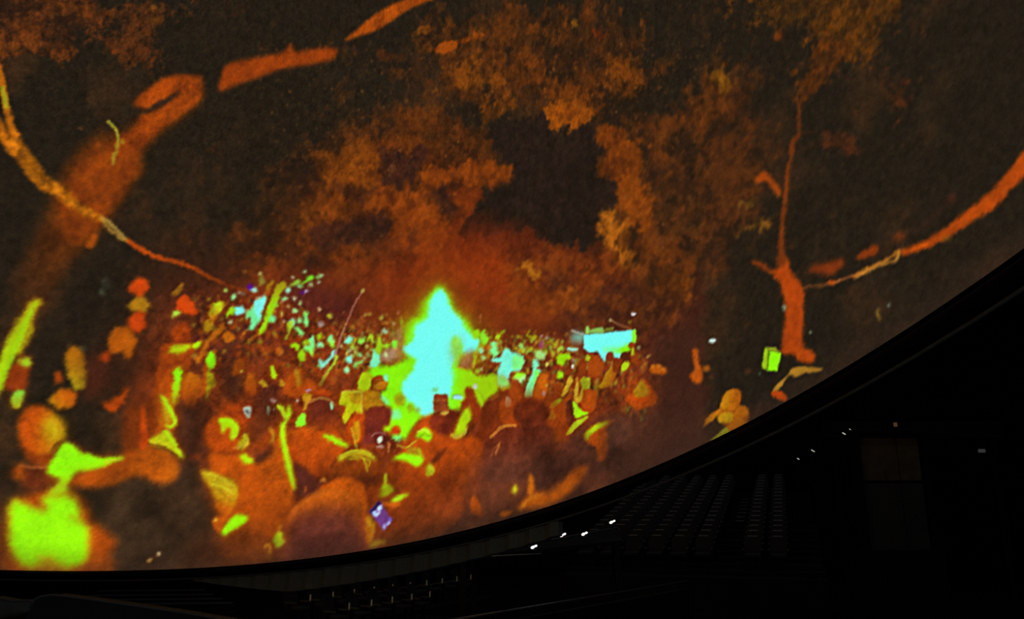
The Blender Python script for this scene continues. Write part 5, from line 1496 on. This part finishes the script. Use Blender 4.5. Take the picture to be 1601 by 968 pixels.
# ---- small far bank at the left, rows of slatted benches
for r_ in range(4):
    bench = empty('slatted_bench', tuple(at(235, 945 - 7 * r_, 30 + 1.2 * r_)), .10)
    tag(bench, ('lowest', 'second lowest', 'third lowest', 'topmost')[r_] + ' dark slatted bench at lower left below the rim', 'bench', 'slatted benches below the left rim')
    for s in range(3):
        rbox('slat', (0, s * .12, 0), (5.6 - .5 * r_, .08, .03), M_SHELL, bench, .008)
    for s in (-2, -.7, .7, 2):
        rbox('leg', (s, .12, -.25), (.06, .3, .46), M_BLACK, bench, .01)
    rbox('riser', (0, .2, -.58), (6.2, 1.1, .22), M_STEP, bench, .01)

# ---- parapet with a handrail in front
pa, pb = at(640, 981, 9.6), at(1075, 909, 15.4)
ed = (pb - pa)
par = tag(empty('parapet', tuple((pa + pb) / 2)), 'low black parapet with thin metal rail at the bottom centre', 'parapet')
dz = Vector((0, 0, 1))
side = ed.cross(dz).normalized() * .06
mid_ = (pa + pb) / 2


def loc(v):
    return Vector(v) - mid_


V = []
for p in (pa, pb):
    for sd in (-1, 1):
        for top in (0, 1):
            z = p.z - .12 if top else FLOOR_Z
            V.append(loc((p.x + side.x * sd, p.y + side.y * sd, z)))
mesh_obj('panel', V, [[0, 1, 5, 4], [2, 6, 7, 3], [1, 3, 7, 5], [0, 2, 3, 1], [4, 5, 7, 6]], M_BLACK, par)
tube('handrail', [loc(pa), loc(pa + ed * .5), loc(pb)], .018, M_STEEL, par)
for t in (.02, .2, .4, .6, .8, .98):
    p = pa + ed * t
    tube('post', [loc(p - dz * .15), loc(p)], .012, M_BLACK, par)

# ---- control desk with four small work lamps under the front rim
desk_a, desk_b, desk_c, desk_d = at(735, 869, 17), at(966, 826, 18.5), at(972, 845, 17.2), at(716, 872, 16)
dk = tag(empty('control_desk', tuple((desk_a + desk_c) / 2)), 'long black sloping control desk with thin pale edge under the rim', 'desk')
mid_ = (desk_a + desk_c) / 2
tops = [desk_a, desk_b, desk_c, desk_d]
V = [loc(p) for p in tops] + [loc(p - dz * .08) for p in tops]
mesh_obj('desk_top', V, [[0, 3, 2, 1], [4, 5, 6, 7], [0, 1, 5, 4], [1, 2, 6, 5], [2, 3, 7, 6], [3, 0, 4, 7]], M_BLACK, dk)
tube('edge_trim', [loc(desk_a + dz * .02), loc(desk_b + dz * .02)], .012, M_RING, dk)
tube('edge_trim', [loc(desk_d), loc(at(846, 866, 16.3))], .012, M_RING, dk)
for p in tops:
    q = p + (mid_ - p) * .06
    z1 = q.z - .05
    rbox('leg', loc((q.x, q.y, (z1 + FLOOR_Z) / 2)), (.12, .12, z1 - FLOOR_Z), M_BLACK, dk, .01)
spots = ((835, 855, 'leftmost lit lamp on the control desk'), (880, 836.5, 'second lit lamp from the left on the control desk'), (914, 834.5, 'third lit lamp from the left on the control desk'), (957.5, 816, 'rightmost lit lamp on the control desk'))
for (x, y, lab), dpt in zip(spots, (16.1, 16.5, 16.9, 17.4)):
    p = at(x, y, dpt)
    lamp = tag(empty('work_lamp', tuple(p), 0), lab, 'lamp', 'work lamps on the control desk')
    rot = Matrix.Rotation(math.radians(-24), 3, 'Y')
    for s, sz in ((-.028, 1.0), (.036, .75)):
        V, F = [], []
        for a in range(5):
            for b in range(8):
                ph, la = math.pi * (a / 4 - .5), 2 * math.pi * b / 8
                V.append(rot @ Vector((s + .042 * sz * math.cos(ph) * math.cos(la), .03 * sz * math.cos(ph) * math.sin(la), .026 * sz * math.sin(ph))))
        for a in range(4):
            for b in range(8):
                F.append([a * 8 + b, a * 8 + (b + 1) % 8, (a + 1) * 8 + (b + 1) % 8, (a + 1) * 8 + b])
        mesh_obj('bulb', V, F, M_BULB, lamp, True)
    rbox('shade', (0, .06, .01), (.17, .03, .06), M_BLACK, lamp, .01, rot)
    tube('stem', [(0, .06, 0), (0, .07, -.03), (0, .07, -.05)], .012, M_BLACK, lamp)
    rbox('foot', (0, .07, -.055), (.1, .08, .02), M_BLACK, lamp, .005)

# ---- doorway block at the right
dp = at(1394, 748, 24)
door = tag(empty('door_1', tuple(dp)), 'dim brown doorway panel in the dark at far right', kind='structure')
rbox('leaf', (0, 0, .55), (1.75, .12, 1.25), M_BROWN, door, .02)
rbox('leaf', (0, 0, -1.1), (1.75, .12, 1.9), M_WALL, door, .02)
rbox('jamb', (.98, .05, -.4), (.16, .5, 3.4), M_BLACK, door, .02)
rbox('jamb', (-.98, .05, -.4), (.16, .5, 3.4), M_BLACK, door, .02)
rbox('lintel', (0, .05, 1.36), (2.2, .5, .14), M_STEP, door, .02)
hb = at(1394, 664, 24)
bal = tag(empty('balcony', (hb.x + .9, hb.y + .6, hb.z - .12)), 'long dim balcony front above the doorway at far right', 'balcony')
rbox('front_panel', (0, 0, 0), (5.4, .2, .5), M_STEP, bal, .02)
for sx in (-2.4, 2.4):
    hh = hb.z - .37 - FLOOR_Z
    rbox('post', (sx, 0, -.25 - hh / 2), (.16, .16, hh), M_BLACK, bal, .01)
blk = rbox('door_plinth', (dp.x, dp.y + .3, (dp.z - 2.05 + FLOOR_Z) / 2), (2.3, 1.2, dp.z - 2.05 - FLOOR_Z), M_STEP, None, .02)
tag(blk, 'dark block carrying the doorway at far right', kind='structure')
for x, y, d, m_, sz, nm, lab in ((1319.5, 678, 23.2, M_STEPL, (.10, .03, .03), 'step_light', 'pale step light nearest the dim brown doorway'), (1271, 705, 23.4, M_STEPL, (.11, .03, .025), 'step_light', 'middle pale step light right of the raked stand'),
                                 (1248, 717.5, 23.6, M_STEPL, (.07, .03, .025), 'step_light', 'step light closest to the raked stand'), (1329, 671.5, 23.2, M_STEPL, (.05, .03, .012), 'step_light', 'tiny faint light just above the doorway step light'),
                                 (1400, 664, 23.4, M_AMBER, (.10, .03, .12), 'amber_lamp', 'faint amber lamp on the balcony front'), (1535, 705, 23.4, M_GREYL, (.2, .03, .1), 'grey_lamp', 'faint grey lamp at the far right')):
    p = at(x, y, d)
    t = tag(empty(nm, tuple(p)), lab, 'lamp')
    tilt = Matrix.Rotation(math.radians(32 if nm == 'step_light' else 0), 3, 'Y')
    rbox('lens', (0, 0, 0), sz, m_, t, .006, tilt)
    rbox('housing', (0, .03, 0), (sz[0] * 1.2, .03, sz[2] * 1.3), M_BLACK, t, .004, tilt)
    tube('bracket', [(0, .05, 0), (0, .1, -.3), (0, .1, -(p.z - FLOOR_Z))], .012, M_BLACK, t)

# ---- two near seat backs at the lower left corner
for pts, m_, d, lab in ((((-30, 940), (20, 941), (55, 946), (40, 1010), (-60, 1010)), M_GREY, 5.2, 'grey seat back cut by the lower left corner'),
                        (((48, 952), (72, 933), (112, 935), (200, 947), (330, 967), (420, 990), (400, 1060), (30, 1060)), M_SEAT, 4.2, 'near black seat back at the lower left')):
    P = smooth_loop(np.array(pts, float), 3)
    front = [at(x, y, d) for x, y in P]
    c = sum(front, Vector()) / len(front)
    root = tag(empty('near_seat', (c.x, c.y, c.z - .2)), lab, 'seat')
    o0 = Vector((c.x, c.y, c.z - .2))
    k = len(front)
    V = [p - o0 for p in front] + [p - o0 + Vector((0, .12, 0)) for p in front]
    F = [list(range(k)), list(range(k, 2 * k))[::-1]] + [[i, (i + 1) % k, k + (i + 1) % k, k + i] for i in range(k)]
    mesh_obj('backrest', V, F, m_, root)
    top = max(front, key=lambda p: p.z)
    rim_pts = [p - o0 + Vector((0, -.004, .004)) for p in front if p.z > c.z + .02]
    rim_pts.sort(key=lambda p: p.x)
    tube('piping', rim_pts, .006, M_SHELL, root)
    rbox('cushion', (.1, .38, -.3), (.5, .5, .12), m_, root, .03)
    rbox('pedestal', (.1, .36, -1.4), (.2, .3, 2.2), M_BLACK, root, .02)
